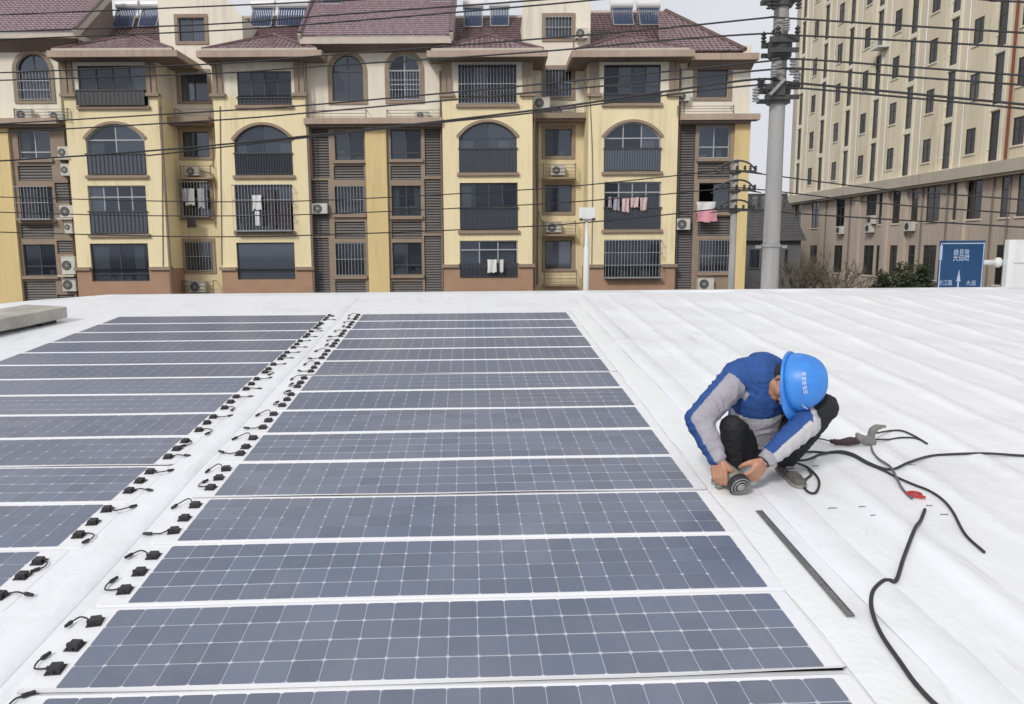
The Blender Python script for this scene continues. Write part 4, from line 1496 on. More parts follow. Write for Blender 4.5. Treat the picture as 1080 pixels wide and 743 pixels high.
# outer wall of the upper storeys, with a hole for every window
cols_.sort()
b = MB()
ys = [Y0T] + [v for c in cols_ for v in (c[0] - c[1] / 2, c[0] + c[1] / 2)] + [Y1T]
for i in range(0, len(ys) - 1, 2):        # solid piers
    b.add([(XT, ys[i], ZBELT), (XT, ys[i + 1], ZBELT), (XT, ys[i + 1], ZTOP), (XT, ys[i], ZTOP)], [(0, 1, 2, 3)][::-1])
for (y, w, h, z0, me) in cols_:
    prev = ZBELT
    for k in range(FLOORS + 2):
        za = z0 + 3 * k
        b.add([(XT, y - w / 2, prev), (XT, y + w / 2, prev), (XT, y + w / 2, za), (XT, y - w / 2, za)], [(0, 1, 2, 3)])
        zb = za + h
        b.add([(XT, y - w / 2, za), (XT, y + w / 2, za), (XT, y + w / 2, zb), (XT, y - w / 2, zb),
               (XT + .3, y - w / 2, za), (XT + .3, y + w / 2, za), (XT + .3, y + w / 2, zb), (XT + .3, y - w / 2, zb)],
              [(0, 1, 5, 4), (1, 2, 6, 5), (2, 3, 7, 6), (3, 0, 4, 7)])
        add_win(me, y, za, sill=(me is not WT))
        prev = zb
    b.add([(XT, y - w / 2, prev), (XT, y + w / 2, prev), (XT, y + w / 2, ZTOP), (XT, y - w / 2, ZTOP)], [(0, 1, 2, 3)])
b.add([(XT, Y1T, ZBELT), (XT + 14, Y1T, ZBELT), (XT + 14, Y1T, ZTOP), (XT, Y1T, ZTOP)], [(0, 1, 2, 3)])
b.add([(XT, Y0T, ZBELT), (XT + 14, Y0T, ZBELT), (XT + 14, Y0T, ZTOP), (XT, Y0T, ZTOP)], [(0, 1, 2, 3)])
b.add([(XT, Y0T, ZTOP), (XT + 14, Y0T, ZTOP), (XT + 14, Y1T, ZTOP), (XT, Y1T, ZTOP)], [(0, 1, 2, 3)])
tbuild(b, 'upper_wall', M['towercream'])
b = MB()
b.box(XT + .9, XT + 13.5, Y0T + .3, Y1T - .3, 0, ZTOP - .4)
tbuild(b, 'inner_walls', M['room'])
# projecting ribs and paler strips beside the tall windows
for y in tally:
    for s in (-1, 1):
        b = MB()
        b.box(XT - (.10 if s > 0 else .07), XT - .003, y + s * .56 - .12, y + s * .56 + .12, ZBELT + .4, ZTOP)
        tbuild(b, 'rib', M['towerrib'])
    for k in range(FLOORS + 1):
        b = MB()
        b.box(XT - .06, XT - .003, y - .438, y + .438, Z_TALL + 3 * k - .33, Z_TALL + 3 * k - .04)
        tbuild(b, 'spandrel', M['towerrib'])
for y in ordy[:6]:
    b = MB()
    b.box(XT - .14, XT - .003, y - 1.35, y - .78, ZBELT + .4, ZTOP)
    tbuild(b, 'shallow_pier', M['towercream'])
    b = MB()
    b.tube([(XT - .06, y + .76, ZBELT + .3), (XT - .06, y + .76, ZTOP)], .05, 6)
    tbuild(b, 'white_drain_pipe', M['whitemetal'])
b = MB()
b.tube([(XT - .1, 41.2, ZBELT + .5), (XT - .1, 41.2, ZTOP)], .07, 6)
tbuild(b, 'red_drain_pipe', M['redpipe'])
b = MB()
b.tube([(XT - .1, 39.55, ZBELT + .5), (XT - .1, 39.55, ZTOP)], .06, 6)
tbuild(b, 'white_drain_pipe', M['whitemetal'])
b = MB()
b.box(XT - .12, XT + .4, Y1T - .5, Y1T + .25, 0, ZTOP)
tbuild(b, 'corner_pier', M['towerband'])
# belt
b = MB()
b.box(XT - .45, XT + .3, Y0T - .2, Y1T + .3, ZBELT - .02, ZBELT + .62)
b2 = MB()
tbuild(b, 'belt_course', M['towerband'])
b2.box(XT - .30, XT + .2, Y0T - .1, Y1T + .2, ZBELT - .16, ZBELT - .023)
tbuild(b2, 'belt_moulding', M['towerband'])
# base storeys
WB = win_mesh(1.45, 2.15, (.68,))
WB2 = win_mesh(.8, 2.15, (.68,), True)
pxs = [(838, 0), (856, 0), (882, 0), (914, 0), (925, 1), (942, 0), (959, 1), (978, 0), (1003, 1), (1020, 0), (1053, 1), (1075, 0)]
bcols = []
for px, nar in pxs:
    bcols.append((yT(px, 270), .8 if nar else 1.45, WB2 if nar else WB))
bcols += [(36.6, .8, WB2), (34.2, 1.45, WB), (30.8, 1.45, WB)]
bcols.sort(key=lambda c: c[0])
XB = XT + .12
rowsz = [5.25, 8.87]
b = MB()
ys = [Y0T] + [v for c in bcols for v in (c[0] - c[1] / 2, c[0] + c[1] / 2)] + [Y1T]
for i in range(0, len(ys) - 1, 2):
    b.add([(XB, ys[i], 0), (XB, ys[i + 1], 0), (XB, ys[i + 1], ZBELT), (XB, ys[i], ZBELT)], [(0, 1, 2, 3)])
for (y, w, me) in bcols:
    prev = 0
    for za in [1.6] + rowsz:
        zb = za + 2.15
        b.add([(XB, y - w / 2, prev), (XB, y + w / 2, prev), (XB, y + w / 2, za), (XB, y - w / 2, za)], [(0, 1, 2, 3)])
        b.add([(XB, y - w / 2, za), (XB, y + w / 2, za), (XB, y + w / 2, zb), (XB, y - w / 2, zb),
               (XB + .3, y - w / 2, za), (XB + .3, y + w / 2, za), (XB + .3, y + w / 2, zb), (XB + .3, y - w / 2, zb)],
              [(0, 1, 5, 4), (1, 2, 6, 5), (2, 3, 7, 6), (3, 0, 4, 7)])
        if za > 2:
            add_win(me, y, za, .12)
        prev = zb
    b.add([(XB, y - w / 2, prev), (XB, y + w / 2, prev), (XB, y + w / 2, ZBELT), (XB, y - w / 2, ZBELT)], [(0, 1, 2, 3)])
b.add([(XB, Y1T, 0), (XT + 14, Y1T, 0), (XT + 14, Y1T, ZBELT), (XB, Y1T, ZBELT)], [(0, 1, 2, 3)])
tbuild(b, 'base_wall', M['towerbase'])
for px in (868, 893, 968, 994, 1041, 1058):
    b = MB()
    b.tube([(XB - .07, yT(px, 270), 1), (XB - .07, yT(px, 270), ZBELT - .17)], .05, 6)
    tbuild(b, 'drain_pipe', M['pipe'])
for px in (902, 931, 950, 1010):
    b = MB()
    y = yT(px, 270)
    b.box(XB - .2, XB - .003, y - .35, y + .35, 0, ZBELT - .165)
    tbuild(b, 'base_pilaster', M['towerbase'])
def ac_side(px, py, label, zoff=0):
    P = onX(px, py, XB - .35)
    t = thing('air_conditioner', label, 'air conditioner', Matrix.Translation(P) @ Matrix.Rotation(-PI / 2, 4, 'Z'), 'outdoor air conditioner units on the tower block')
    b = MB()
    b.box(-.42, .42, 0, .3, -.3, .3)
    b.build('casing', M['acbody'], t)
    b = MB()
    b.lathe((-.1, -.004, 0), [(.24, 0), (.23, .014), (.05, .02)], 14, (0, -1, 0))
    b.build('fan_grille', M['acdark'], t)
    b = MB()
    for s in (-.3, .3):
        b.box(s - .02, s + .02, 0, .345, -.36, -.305)
        b.bar((s, .33, -.62), (s, .03, -.34), .03)
    b.build('bracket', M['pipe'], t, kind='stuff')
for q in ((884, 243, 'leftmost air conditioner unit on the brown base of the tower'), (915, 241, 'air conditioner unit second from left on the brown tower base'),
          (917, 232, 'small air conditioner unit hung just under a window of the tower base'),
          (957, 239, 'rightmost air conditioner unit on the brown tower base, left of the blue sign')):
    ac_side(*q)
P = onX(929, 50, XT - .3)
t = thing('window_cage', 'small pale window cage sticking out of the upper tower wall', 'window cage', P)
b = MB()
b.box(-.45, .28, -.6, .6, -.12, 0)
b.build('floor', M['whitemetal'], t)
b = MB()
for i in range(8):
    y = -.58 + 1.16 * i / 7
    b.bar((-.43, y, 0), (-.43, y, .42), .02)
b.bar((-.43, -.58, .42), (-.43, .58, .42), .03)
for y in (-.58, .58):
    b.bar((-.43, y, .42), (.28, y, .42), .025)
b.build('bars', M['alu'], t, kind='stuff')

# ------------------------------------------------------------------ dark house behind the pole
YH = 62.0
hx0, hx1 = onY(770, 250, YH).x, onY(845, 250, YH).x
zr, ze_, zr2 = onY(800, 208, YH + 3).z, onY(800, 254, YH).z, onY(800, 222, YH).z
HB = Vector(((hx0 + hx1) / 2, YH, 0))
ho_ = thing('grey_house', 'low dark grey house with a tiled roof seen between apartment block and tower', 'house', HB)
b = MB()
hw = (hx1 - hx0) / 2
b.box(-hw, hw, 0, 9, 0, ze_ - .02)
b.build('wall', M['greywall'], ho_)
b = MB()
n = 16
for i in range(n):
    z0, z1 = ze_ + (zr - ze_) * i / n, ze_ + (zr - ze_) * (i + 1) / n
    y0, y1 = -.4 + 4.6 * i / n, -.4 + 4.6 * (i + 1) / n
    b.add([(-hw - .3, y0, z0 + .05), (hw + .3, y0, z0 + .05), (hw + .3, y1, z1), (-hw - .3, y1, z1), (-hw - .3, y0, z0 - .02), (hw + .3, y0, z0 - .02)], [(0, 1, 2, 3), (4, 5, 1, 0)])
b.build('roof', M['greytile'], ho_, kind='stuff')
b = MB()
b.add([(-hw - .3, 4.2, zr), (hw + .3, 4.2, zr), (hw + .3, 9.3, ze_), (-hw - .3, 9.3, ze_)], [(0, 1, 2, 3)])
b.build('back_roof', M['greytile'], ho_)
b = MB()
b.box(-hw - .3, hw + .3, 4.0, 4.6, zr - .1, zr + .35)
b.build('ridge_wall', M['greytile'], ho_)
for i in range(5):
    x = onY(790 + 9 * i, 215, YH + 2.5).x - HB.x
    b = MB()
    zz = ze_ + (zr - ze_) * .82
    b.tube([(x, 3.1, zz - .5), (x, 3.1, zz + .4)], .28, 8)
    b.ball((x, 3.1, zz + .45), (.3, .3, .28), 8)
    b.build('dormer_vent', M['greywall'], ho_)
for (pa, pb, pt, pbm) in ((789, 802, 262, 284), (826, 832, 262, 284)):
    r_ = rectY(pa, pt, pb, pbm, YH - .06)
    b = MB()
    b.box(r_[0] - HB.x, r_[1] - HB.x, -.08, -.004, r_[2], r_[3])
    w = b.build('window', M['greywall'], ho_)
    b = MB()
    b.box(r_[0] - HB.x + .1, r_[1] - HB.x - .1, -.10, -.083, r_[2] + .1, r_[3] - .1)
    b.build('pane', M['glass'], w)

# ------------------------------------------------------------------ big concrete pole with its fittings
YP = 15.0
pb_ = onY(811.5, 300, YP)
pt_ = onY(813.5, 40, YP)
pole = thing('utility_pole', 'tall grey concrete utility pole with dark wire fittings in front of the tower', 'utility pole', (pb_.x, YP, 0))
b = MB()
zz = [0, 3, 6, 9, 12, 13.5]
b.lathe((0, 0, 0), [(.203 - .0058 * z, z) for z in zz], 24)
b.build('pole_shaft', M['poleconc'], pole, smooth=True)
def zP(py, dy=0):
    return onY(813, py, YP - dy).z
def xP(px, py=80, dy=0):
    return onY(px, py, YP - dy).x - pb_.x
b = MB()
b.lathe((0, 0, zP(261)), [(.175, 0), (.19, .01), (.19, .05), (.175, .06)], 20)
b.box(-.30, -.2, -.03, .03, zP(262), zP(259))
b.box(.2, .30, -.03, .03, zP(262), zP(259))
b.build('band_clamp', M['galv'], pole)
def insulator(b, p, h, r, n=4):
    p = Vector(p)
    prof = [(r * .25, 0)]
    for i in range(n):
        z = h * i / n
        prof += [(r, z + h / n * .2), (r * .95, z + h / n * .4), (r * .4, z + h / n * .7)]
    prof += [(r * .3, h)]
    b.lathe(p, prof, 10)
# cross arms (angle steel) at two heights, lying partly towards the street
for (py, half, nm) in ((48, .27, 'upper'), (97, .32, 'lower')):
    z = zP(py)
    for dz, (h0, h1) in (('a', (.0, .10)), ('b', (-.18, -.10))):
        b = MB()
        for sy in (-1, 1):
            b.box(-half, half, sy * .22 - .03, sy * .22 + .03, z + h0, z + h1)
        b.box(-half * .7, half * .6, -.22, .22, z + h0 + .02, z + h1 - .02)
        b.build('cross_arm', M['darksteel'], pole)
    b = MB()
    b.lathe((0, 0, z - .24), [(.19, 0), (.215, .02), (.22, .30), (.19, .32)], 14)
    b.build('arm_clamp', M['darksteel'], pole)
    for k, x in enumerate((-half * .9, -half * .45, half * .5, half * .9)):
        b = MB()
        insulator(b, (x, -.2 if k % 2 else .2, z + .10), .20, .055, 3)
        b.build('insulator', M['darksteel'], pole)
# hanging insulator strings and grey stacks beside the shaft
for (px, py0, py1, m) in ((796.5, 92, 108, 'porcelain'), (829, 20, 33, 'porcelain'), (836, 62, 80, 'porcelain'), (840, 72, 90, 'porcelain'), (816, 68, 82, 'porcelain'), (803, 84, 94, 'darksteel'), (827, 57, 64, 'darksteel')):
    b = MB()
    z0, z1 = zP(py1, .24), zP(py0, .24)
    x = xP(px, (py0 + py1) / 2, .24)
    insulator(b, (x, -.26, z0), z1 - z0, .07, 5)
    b.build('insulator', M[m], pole)
# sloping brace bracket
b = MB()
za, zb = zP(100, .3), zP(84, .3)
b.bar((xP(812, 100, .3), -.3, za), (xP(827, 85, .3), -.3, zb), .10, .05)
b.build('brace_bracket', M['galv'], pole)
b = MB()
b.box(xP(818, 92, .3), xP(829, 92, .3), -.28, -.2, zP(100, .3), zP(86, .3))
b.build('switch_box', M['darksteel'], pole)
b = MB()
z = zP(33)
b.box(xP(815, 33), xP(829, 33), -.06, .06, z - .03, z + .02)
b.box(xP(824, 75), xP(840, 75), -.28, -.22, zP(77), zP(75))
b.build('bracket_arm', M['darksteel'], pole)
# the top fitting, cut by the photo's upper edge
z = zP(4)
b = MB()
b.box(-.34, .27, -.2, .2, z + .02, z + .10)
b.build('cross_arm', M['darksteel'], pole)
b = MB()
b.lathe((0, 0, z - .08), [(.18, 0), (.2, .02), (.2, .16), (.18, .18)], 14)
b.build('arm_clamp', M['darksteel'], pole)
for x in (-.30, -.2, .24):
    b = MB()
    insulator(b, (x, -.2, z - .16), .2, .06, 3)
    b.build('insulator', M['darksteel'], pole)

# ------------------------------------------------------------------ thin pole with three wire brackets
Y2 = 24.0
p2 = onY(773, 250, Y2)
pl2 = thing('wire_pole', 'thin grey pole with three dark wire brackets before the right end window', 'utility pole', (p2.x, Y2, 0))
b = MB()
ztop2 = onY(773, 168, Y2).z
b.lathe((0, 0, 0), [(.125, 0), (.095, ztop2)], 14)
b.build('pole_shaft', M['poleconc'], pl2, smooth=True)
for py in (178, 198, 219):
    z = onY(773, py, Y2).z
    hw_ = .62
    b = MB()
    arc = [(-hw_ * 1.15, -.12, z - .08), (-hw_ * .6, -.12, z + .12), (0, -.12, z + .22), (hw_ * .55, -.12, z + .16), (hw_ * .95, -.12, z - .06)]
    b.tube(smooth_curve(arc, 5), .030, 5)
    b.build('bow_bracket', M['darksteel'], pl2)
    b = MB()
    b.box(-.45, .60, -.17, -.09, z - .13, z - .07)
    b.box(-.13, .13, -.15, .15, z - .16, z - .05)
    b.build('cross_arm', M['darksteel'], pl2)
    for x in (-.42, -.25, .02, .25, .42, .58):
        b = MB()
        insulator(b, (x, -.13, z - .07), .15, .05, 3)
        b.build('insulator', M['darksteel'], pl2)
    for sx in (-1, 1):
        b = MB()
        b.tube([(sx * .35, -.13, z - .09), (sx * .78, -.13, z - .17)], .035, 6, r2=.015)
        b.build('strain_clamp', M['darksteel'], pl2)

# ------------------------------------------------------------------ overhead wires
# their vertical plane runs from the street far left past both poles and on to the right
wp0 = Vector((onY(0, 100, 21.0).x, 21.0))
wp1 = Vector((pb_.x, YP - .25))
wp2 = Vector((onY(1080, 60, 13.0).x, 13.0))
def onwire(x, y, seg):
    a, c = (wp0, wp1) if seg == 0 else (wp1, wp2)
    d = ray(x, y)
    nx, ny = (c.y - a.y), -(c.x - a.x)
    t = ((a.x - CAM.x) * nx + (a.y - CAM.y) * ny) / (d.x * nx + d.y * ny)
    return CAM + d * t
def wire(left, right, label, r=.018, ext=True):
    pts = []
    if left:
        L = [onwire(x, y, 0) for x, y in left]
        L = [L[0] + (L[0] - L[1]).normalized() * 5] + L
        pts += L
    if right:
        Rr = [onwire(x, y, 1) for x, y in right]
        Rr = Rr + [Rr[-1] + (Rr[-1] - Rr[-2]).normalized() * 5]
        pts += Rr
    P = smooth_curve(pts, 5)
    o = P[len(P) // 2].copy()
    b = MB()
    b.tube([p - o for p in P], r, 5)
    ob = b.build('overhead_wire', M['wire'], None, smooth=True)
    ob.location = o
    tag(ob, label, 'wire', 'overhead wires')
wire([(0, 16), (220, 7), (380, 0), (480, -6)], None, 'highest overhead wire at the left edge, leaving through the top above the middle roof')
wire([(0, 33.5), (220, 26), (340, 17), (560, 1), (640, -6)], None, 'second overhead wire from the top at the left edge')
wire([(0, 42), (220, 33), (340, 25), (560, 6.5), (660, -3)], None, 'third overhead wire from the top at the left edge')
wire([(0, 77), (220, 68), (340, 59), (560, 42), (700, 30), (806, 19.3)], [(822, 19), (940, 26.5), (1080, 35)], 'overhead wire crossing the pole just below its top fitting')
wire([(0, 85), (220, 78), (340, 70), (560, 55.5), (700, 43), (801, 36)], [(827, 37), (950, 43), (1080, 50.5)], 'overhead wire meeting the upper dark clamp on the pole')
wire([(0, 131), (220, 118), (340, 110), (560, 90), (700, 76), (808, 65)], [(840, 62.5), (960, 71), (1080, 80)], 'overhead wire crossing the pole between the two dark clamps, upper one')
wire([(0, 140), (220, 127.6), (340, 118), (560, 98), (700, 85), (808, 74)], [(847, 73), (960, 81.5), (1080, 90)], 'overhead wire crossing the pole between the two dark clamps, lower one')
wire([(0, 170), (110, 163), (220, 154), (340, 142), (560, 117), (700, 97), (797, 84)], [(836, 87.5), (960, 99), (1080, 110.5)], 'thick overhead wire meeting the top of the lower pole clamp', .022)
wire([(340, 143.5), (450, 131), (560, 119.5), (700, 101), (800, 90)], [(836, 92.5), (960, 103.5), (1080, 115)], 'overhead wire just under the thick one at the lower clamp')
wire(None, [(1020, -2), (1050, 1), (1080, 2.4)], 'overhead wire cutting the top right corner above the tower')
# the lower three run through the thin pole
wq0 = Vector((onY(0, 220, 27.0).x, 27.0))
wq1 = Vector((p2.x, Y2 - .14))
wq2 = Vector((onY(1080, 220, 18.0).x, 18.0))
wp0, wp1, wp2 = wq0, wq1, wq2
wire([(0, 208), (110, 211), (220, 213), (340, 211.5), (560, 200), (680, 189), (755, 181)], [(788, 182), (924, 199), (1080, 211)], 'lower overhead wire through the top bracket of the thin pole')
wire([(0, 224), (110, 227), (220, 228), (340, 226), (560, 216), (680, 207), (755, 200)], [(790, 199), (933, 215), (1080, 226)], 'lower overhead wire through the middle bracket of the thin pole')
wire([(0, 245), (110, 248), (220, 250), (340, 248), (560, 239), (680, 229), (755, 221)], [(790, 221), (835, 225), (960, 233), (1080, 240)], 'lowest overhead wire through the bottom bracket of the thin pole', .02)

# ------------------------------------------------------------------ white post with a square panel
Y3 = 24.0
P = onY(618.5, 260, Y3)
lp = thing('camera_post', 'slim white post topped with a square white board before the yellow wall', 'post', (P.x, Y3, 0))
b = MB()
zt3 = onY(618, 232, Y3).z
b.lathe((0, 0, 0), [(.11, 0), (.095, onY(618, 262, Y3).z), (.06, onY(618, 260, Y3).z), (.05, zt3)], 14)
b.build('shaft', M['whitemetal'], lp, smooth=True)
b = MB()
b.tube([(.10, .02, 0), (.07, .02, onY(618, 250, Y3).z)], .025, 8)
b.build('cable_conduit', M['whitemetal'], lp)
b = MB()
r_ = rectY(610.5, 219, 627.5, 231, Y3 - .12)
b.box(r_[0] - P.x, r_[1] - P.x, -.12, -.06, r_[2], r_[3])
b.build('square_board', M['whitemetal'], lp)
b = MB()
b.box(-.2, .2, -.1, .02, zt3 - .03, zt3 + .03)
b.build('cross_bar', M['galv'], lp)
for s in (-1, 1):
    b = MB()
    b.tube([(s * .21, -.2, zt3 - .0), (s * .17, -.02, zt3 + .02)], .045, 8)
    b.build('lamp_head', M['darksteel'], lp)

# ------------------------------------------------------------------ blue road sign on its mast arm
YS = 20.0
sx0, sx1 = onY(988, 278, YS).x, onY(1035, 278, YS).x
zs1 = onY(1012, 254, YS).z
zs0 = zs1 - 1.75
SB = Vector((onY(1075, 278, YS).x + .05, YS, 0))
sg = thing('road_sign', 'blue road sign with white writing on a white mast arm and square post', 'road sign', SB)
b = MB()
x0, x1 = sx0 - SB.x, sx1 - SB.x
b.box(x0, x1, -.10, -.06, zs0, zs1)
plate = b.build('sign_plate', M['signblue'], sg)
b = MB()
e = .012
ring(b, [(x0 + .015, zs0 + .015), (x1 - .015, zs0 + .015), (x1 - .015, zs1 - .06), (x0 + .015, zs1 - .06)],
     [(x0 + .04, zs0 + .04), (x1 - .04, zs0 + .04), (x1 - .04, zs1 - .085), (x0 + .04, zs1 - .085)], -.104, -.099)
b.build('border_line', M['signwhite'], plate)
def cjk(txt, size, cx, cz, squeeze=1.0):
    cu = bpy.data.curves.new('sign_lettering', 'FONT')
    cu.body = txt
    cu.size = size
    cu.align_x = 'CENTER'
    cu.align_y = 'CENTER'
    cu.extrude = .002
    cu.resolution_u = 2
    o = bpy.data.objects.new('sign_lettering', cu)
    COL.objects.link(o)
    dg = bpy.context.evaluated_depsgraph_get()
    me = bpy.data.meshes.new_from_object(o.evaluated_get(dg))
    bpy.data.objects.remove(o)
    me.materials.clear()
    me.materials.append(M['signwhite'])
    o = bpy.data.objects.new('sign_lettering', me)
    COL.objects.link(o)
    o.parent = plate
    o.matrix_local = Matrix.Translation((cx, -.105, cz)) @ Matrix.Rotation(R(90), 4, 'X') @ Matrix.Diagonal((squeeze, 1, 1, 1))
cjk('\u6a0a\u660c\u8def', .34, (x0 + x1) / 2 - .02, zs1 - .40, .42)
cjk('\u957f\u6c5f\u8def', .16, x0 + .2, zs1 - 1.10, .75)
cjk('\u5927\u9053', .15, x1 - .3, zs1 - 1.11, .9)
b = MB()
xm = x0 + (x1 - x0) * .46
za = zs1 - .74
b.add([(xm - .055, -.104, za - .32), (xm + .055, -.104, za - .32), (xm, -.104, za), (xm - .022, -.104, za - .8), (xm + .022, -.104, za - .8), (xm + .022, -.104, za - .33), (xm - .022, -.104, za - .33)],
      [(0, 1, 2), (3, 4, 5, 6)])
b.build('arrow', M['signwhite'], plate)
b = MB()
b.box(x0 - .01, x0 + .06, -.115, -.105, zs1 - .5, zs1 - .12)
b.build('small_plate', M['signwhite'], sg)
b = MB()
za = onY(1050, 277, YS).z
pxr = onY(1062, 278, YS - .3).x - SB.x
b.tube([(x0 + .1, 0, za), (pxr + .3, 0, za)], .06, 12, r2=.07)
b.box(pxr + .2, pxr + .4, -.158, .06, za - .1, za + .1)
b.build('mast_arm', M['whitemetal'], sg, smooth=True)
for s in (x0 + .25, x1 - .2):
    b = MB()
    b.box(s - .03, s + .03, -.075, .07, za - .5, za + .5)
    b.build('sign_bracket', M['galv'], sg)
b = MB()
b.box(pxr, pxr + .72, -.32, -.16, 0, onY(1070, 253, YS - .3).z)
b.build('square_post', M['whitemetal'], sg)
b = MB()
b.lathe((pxr - .12, 0, za), [(.075, 0), (.13, .06), (.13, .12)], 12, (1, 0, 0))
b.build('flange', M['whitemetal'], sg)
b = MB()
zc_ = onY(1075, 276, YS - .4).z
b.box(pxr + .14, pxr + .6, -.36, -.32, zc_ - .03, zc_ + .04)
b.tube([(pxr + .5, -.38, zc_ - .02), (pxr + .52, -.40, zc_ - .3)], .03, 6)
b.build('post_bracket', M['whitemetal'], sg)

# ------------------------------------------------------------------ shrubs and bare trees beyond the roof
def bare_tree(px, py_top, Y, label, seed, spread=1.0):
    rn = random.Random(seed)
    P = onY(px, 290, Y)
    top = onY(px, py_top, Y).z
    t = thing('bare_tree', label, 'tree', (P.x, Y, 0), 'bare trees before the tower base')
    b = MB()
    b.tube([(0, 0, 0), (.05, 0, top * .35), (0, .05, top * .55)], .09, 7, r2=.05)
    b.build('trunk', M['bark'], t)
    b = MB()
    def grow(p, d, L, r, lev):
        q = p + d * L
        mid = p + d * L * .5 + Vector((rn.uniform(-1, 1), rn.uniform(-1, 1), rn.uniform(-.3, .3))) * L * .08
        b.tube([p, mid, q], r, 4, r2=r * .6)
        if lev == 0 or L < .1:
            return
        for _ in range(rn.choice((3, 4))):
            nd = (d + Vector((rn.uniform(-.8, .8) * spread, rn.uniform(-.7, .7), rn.uniform(-.05, .55)))).normalized()
            grow(p + d * L * rn.uniform(.45, 1), nd, L * rn.uniform(.55, .8), r * .6, lev - 1)
    base = Vector((0, .05, top * .5))
    for _ in range(5):
        d = Vector((rn.uniform(-.8, .8) * spread, rn.uniform(-.6, .6), rn.uniform(.5, 1))).normalized()
        grow(base, d, (top - base.z) * .40, .045, 3)
    b.build('crown', M['twig'], t, kind='stuff')
bare_tree(842, 252, 42, 'bare pale tree nearest the concrete pole before the tower base', 3)
bare_tree(857, 262, 44, 'low bare shrub-like tree in the middle before the tower base', 4, 1.2)
bare_tree(874, 250, 43, 'bare tree with wide twigs left of the dark shrub', 5, 1.4)
bare_tree(893, 272, 41, 'short bare tree touching the dark evergreen shrub', 6, 1.2)
def shrub(px, py_top, Y, w, label, seed):
    rn = random.Random(seed)
    P = onY(px, 290, Y)
    top = onY(px, py_top, Y).z
    t = thing('evergreen_shrub', label, 'shrub', (P.x, Y, 0), 'dark evergreen shrubs before the tower base')
    b = MB()
    b.tube([(0, 0, 0), (.04, 0, top * .7)], .10, 7, r2=.05)
    for i in range(8):
        a = rn.uniform(0, 2 * PI)
        b.tube([(0, 0, top * rn.uniform(.35, .6)), (math.cos(a) * w * .35, math.sin(a) * w * .3, top * rn.uniform(.65, .85))], .04, 5, r2=.015)
    b.build('trunk', M['bark'], t)
    b = MB()
    cl = []
    for i in range(26):
        a, r_ = rn.uniform(0, 2 * PI), rn.uniform(0, 1) ** .6
        zc2 = top - .35 - rn.uniform(0, 1.9) - .55 * r_ * r_
        cl.append((Vector((math.cos(a) * r_ * w * .5, math.sin(a) * r_ * w * .4, zc2)), rn.uniform(.25, .5)))
    cl.append((Vector((0, 0, top - .3)), .3))
    for c, cr in cl:
        for _ in range(150):
            d = Vector((rn.gauss(0, 1), rn.gauss(0, 1), rn.gauss(0, 1))).normalized() * cr * rn.uniform(.4, 1.05)
            p = c + d
            s = rn.uniform(.05, .10)
            a = Vector((rn.uniform(-1, 1), rn.uniform(-1, 1), rn.uniform(-.6, .6))).normalized()
            e2 = a.cross(Vector((rn.uniform(-1, 1), rn.uniform(-1, 1), rn.uniform(-1, 1)))).normalized()
            b.add([p - a * s, p + e2 * s * .45, p + a * s, p - e2 * s * .45], [(0, 1, 2, 3)])
    b.build('crown', M['leaf'], t, kind='stuff')
shrub(930, 284, 36, 2.4, 'low rounded dark evergreen shrub, leftmost of the group', 11)
shrub(950, 276, 36, 2.2, 'taller dark evergreen shrub in the middle of the group', 12)
shrub(972, 278, 35.5, 2.0, 'dark evergreen shrub right beside the blue road sign', 13)
# ------------------------------------------------------------------ the crouching worker
from mathutils import noise
RV, UV, BV = CM.col[0].copy(), CM.col[1].copy(), CM.col[2].copy()
fp = rw(*onroof(836, 512))
Z0 = -((fp - CAM).dot(BV))
def PV(x, y, dz=0.0):
    return CAM + ray(x, y) * (Z0 + dz)
M['jblue'] = mat('blue_jacket_cloth', (0.022, 0.078, 0.27), 0.85, 0.2, 18, 0.4, 60)
M['jgrey'] = mat('grey_jacket_cloth', (0.35, 0.335, 0.375), 0.85, 0.12, 18, 0.4, 60)
M['jnavy'] = mat('navy_jacket_cloth', (0.012, 0.018, 0.045), 0.85, 0.2, 18, 0.3, 60)
M['jpale'] = mat('pale_jacket_piping', (0.50, 0.50, 0.515), 0.8, 0.08, 18)
M['trouser'] = mat('black_trouser_cloth', (0.016, 0.017, 0.020), 0.85, 0.25, 14, 0.5, 50)
M['skin'] = mat('skin', (0.44, 0.225, 0.145), 0.5, 0.14, 14, 0.15, 90)
M['hair'] = mat('black_hair', (0.012, 0.010, 0.010), 0.6, 0.3, 40, 0.8, 120)
M['helmet'] = mat('blue_helmet_shell', (0.05, 0.265, 0.74), 0.40, 0.12, 9, 0.08, 14, spec=0.5, col2=(0.035, 0.185, 0.60))
M['shoe'] = mat('grey_shoe_cloth', (0.13, 0.12, 0.115), 0.85, 0.35, 30, 0.4, 80)
M['sole'] = mat('shoe_sole', (0.25, 0.25, 0.24), 0.7, 0.2, 20)
M['toolgrey'] = mat('tool_grey_green', (0.21, 0.22, 0.185), 0.5, 0.15, 12)
M['lettering'] = mat('white_lettering', (0.75, 0.77, 0.8), 0.5, 0.03)
man = thing('person', 'person in blue and grey jacket and blue helmet crouching over a power tool', 'person', fp)
def chain(b, pts, rad, n=12):
    P = [Vector(p) for p in pts]
    for i in range(len(P) - 1):
        L = (P[i + 1] - P[i]).length
        k = max(2, int(L / (min(rad[i], rad[i + 1]) * .28)))
        for q in range(k + 1):
            t = q / k
            b.ball(P[i].lerp(P[i + 1], t), rad[i] + (rad[i + 1] - rad[i]) * t, n)
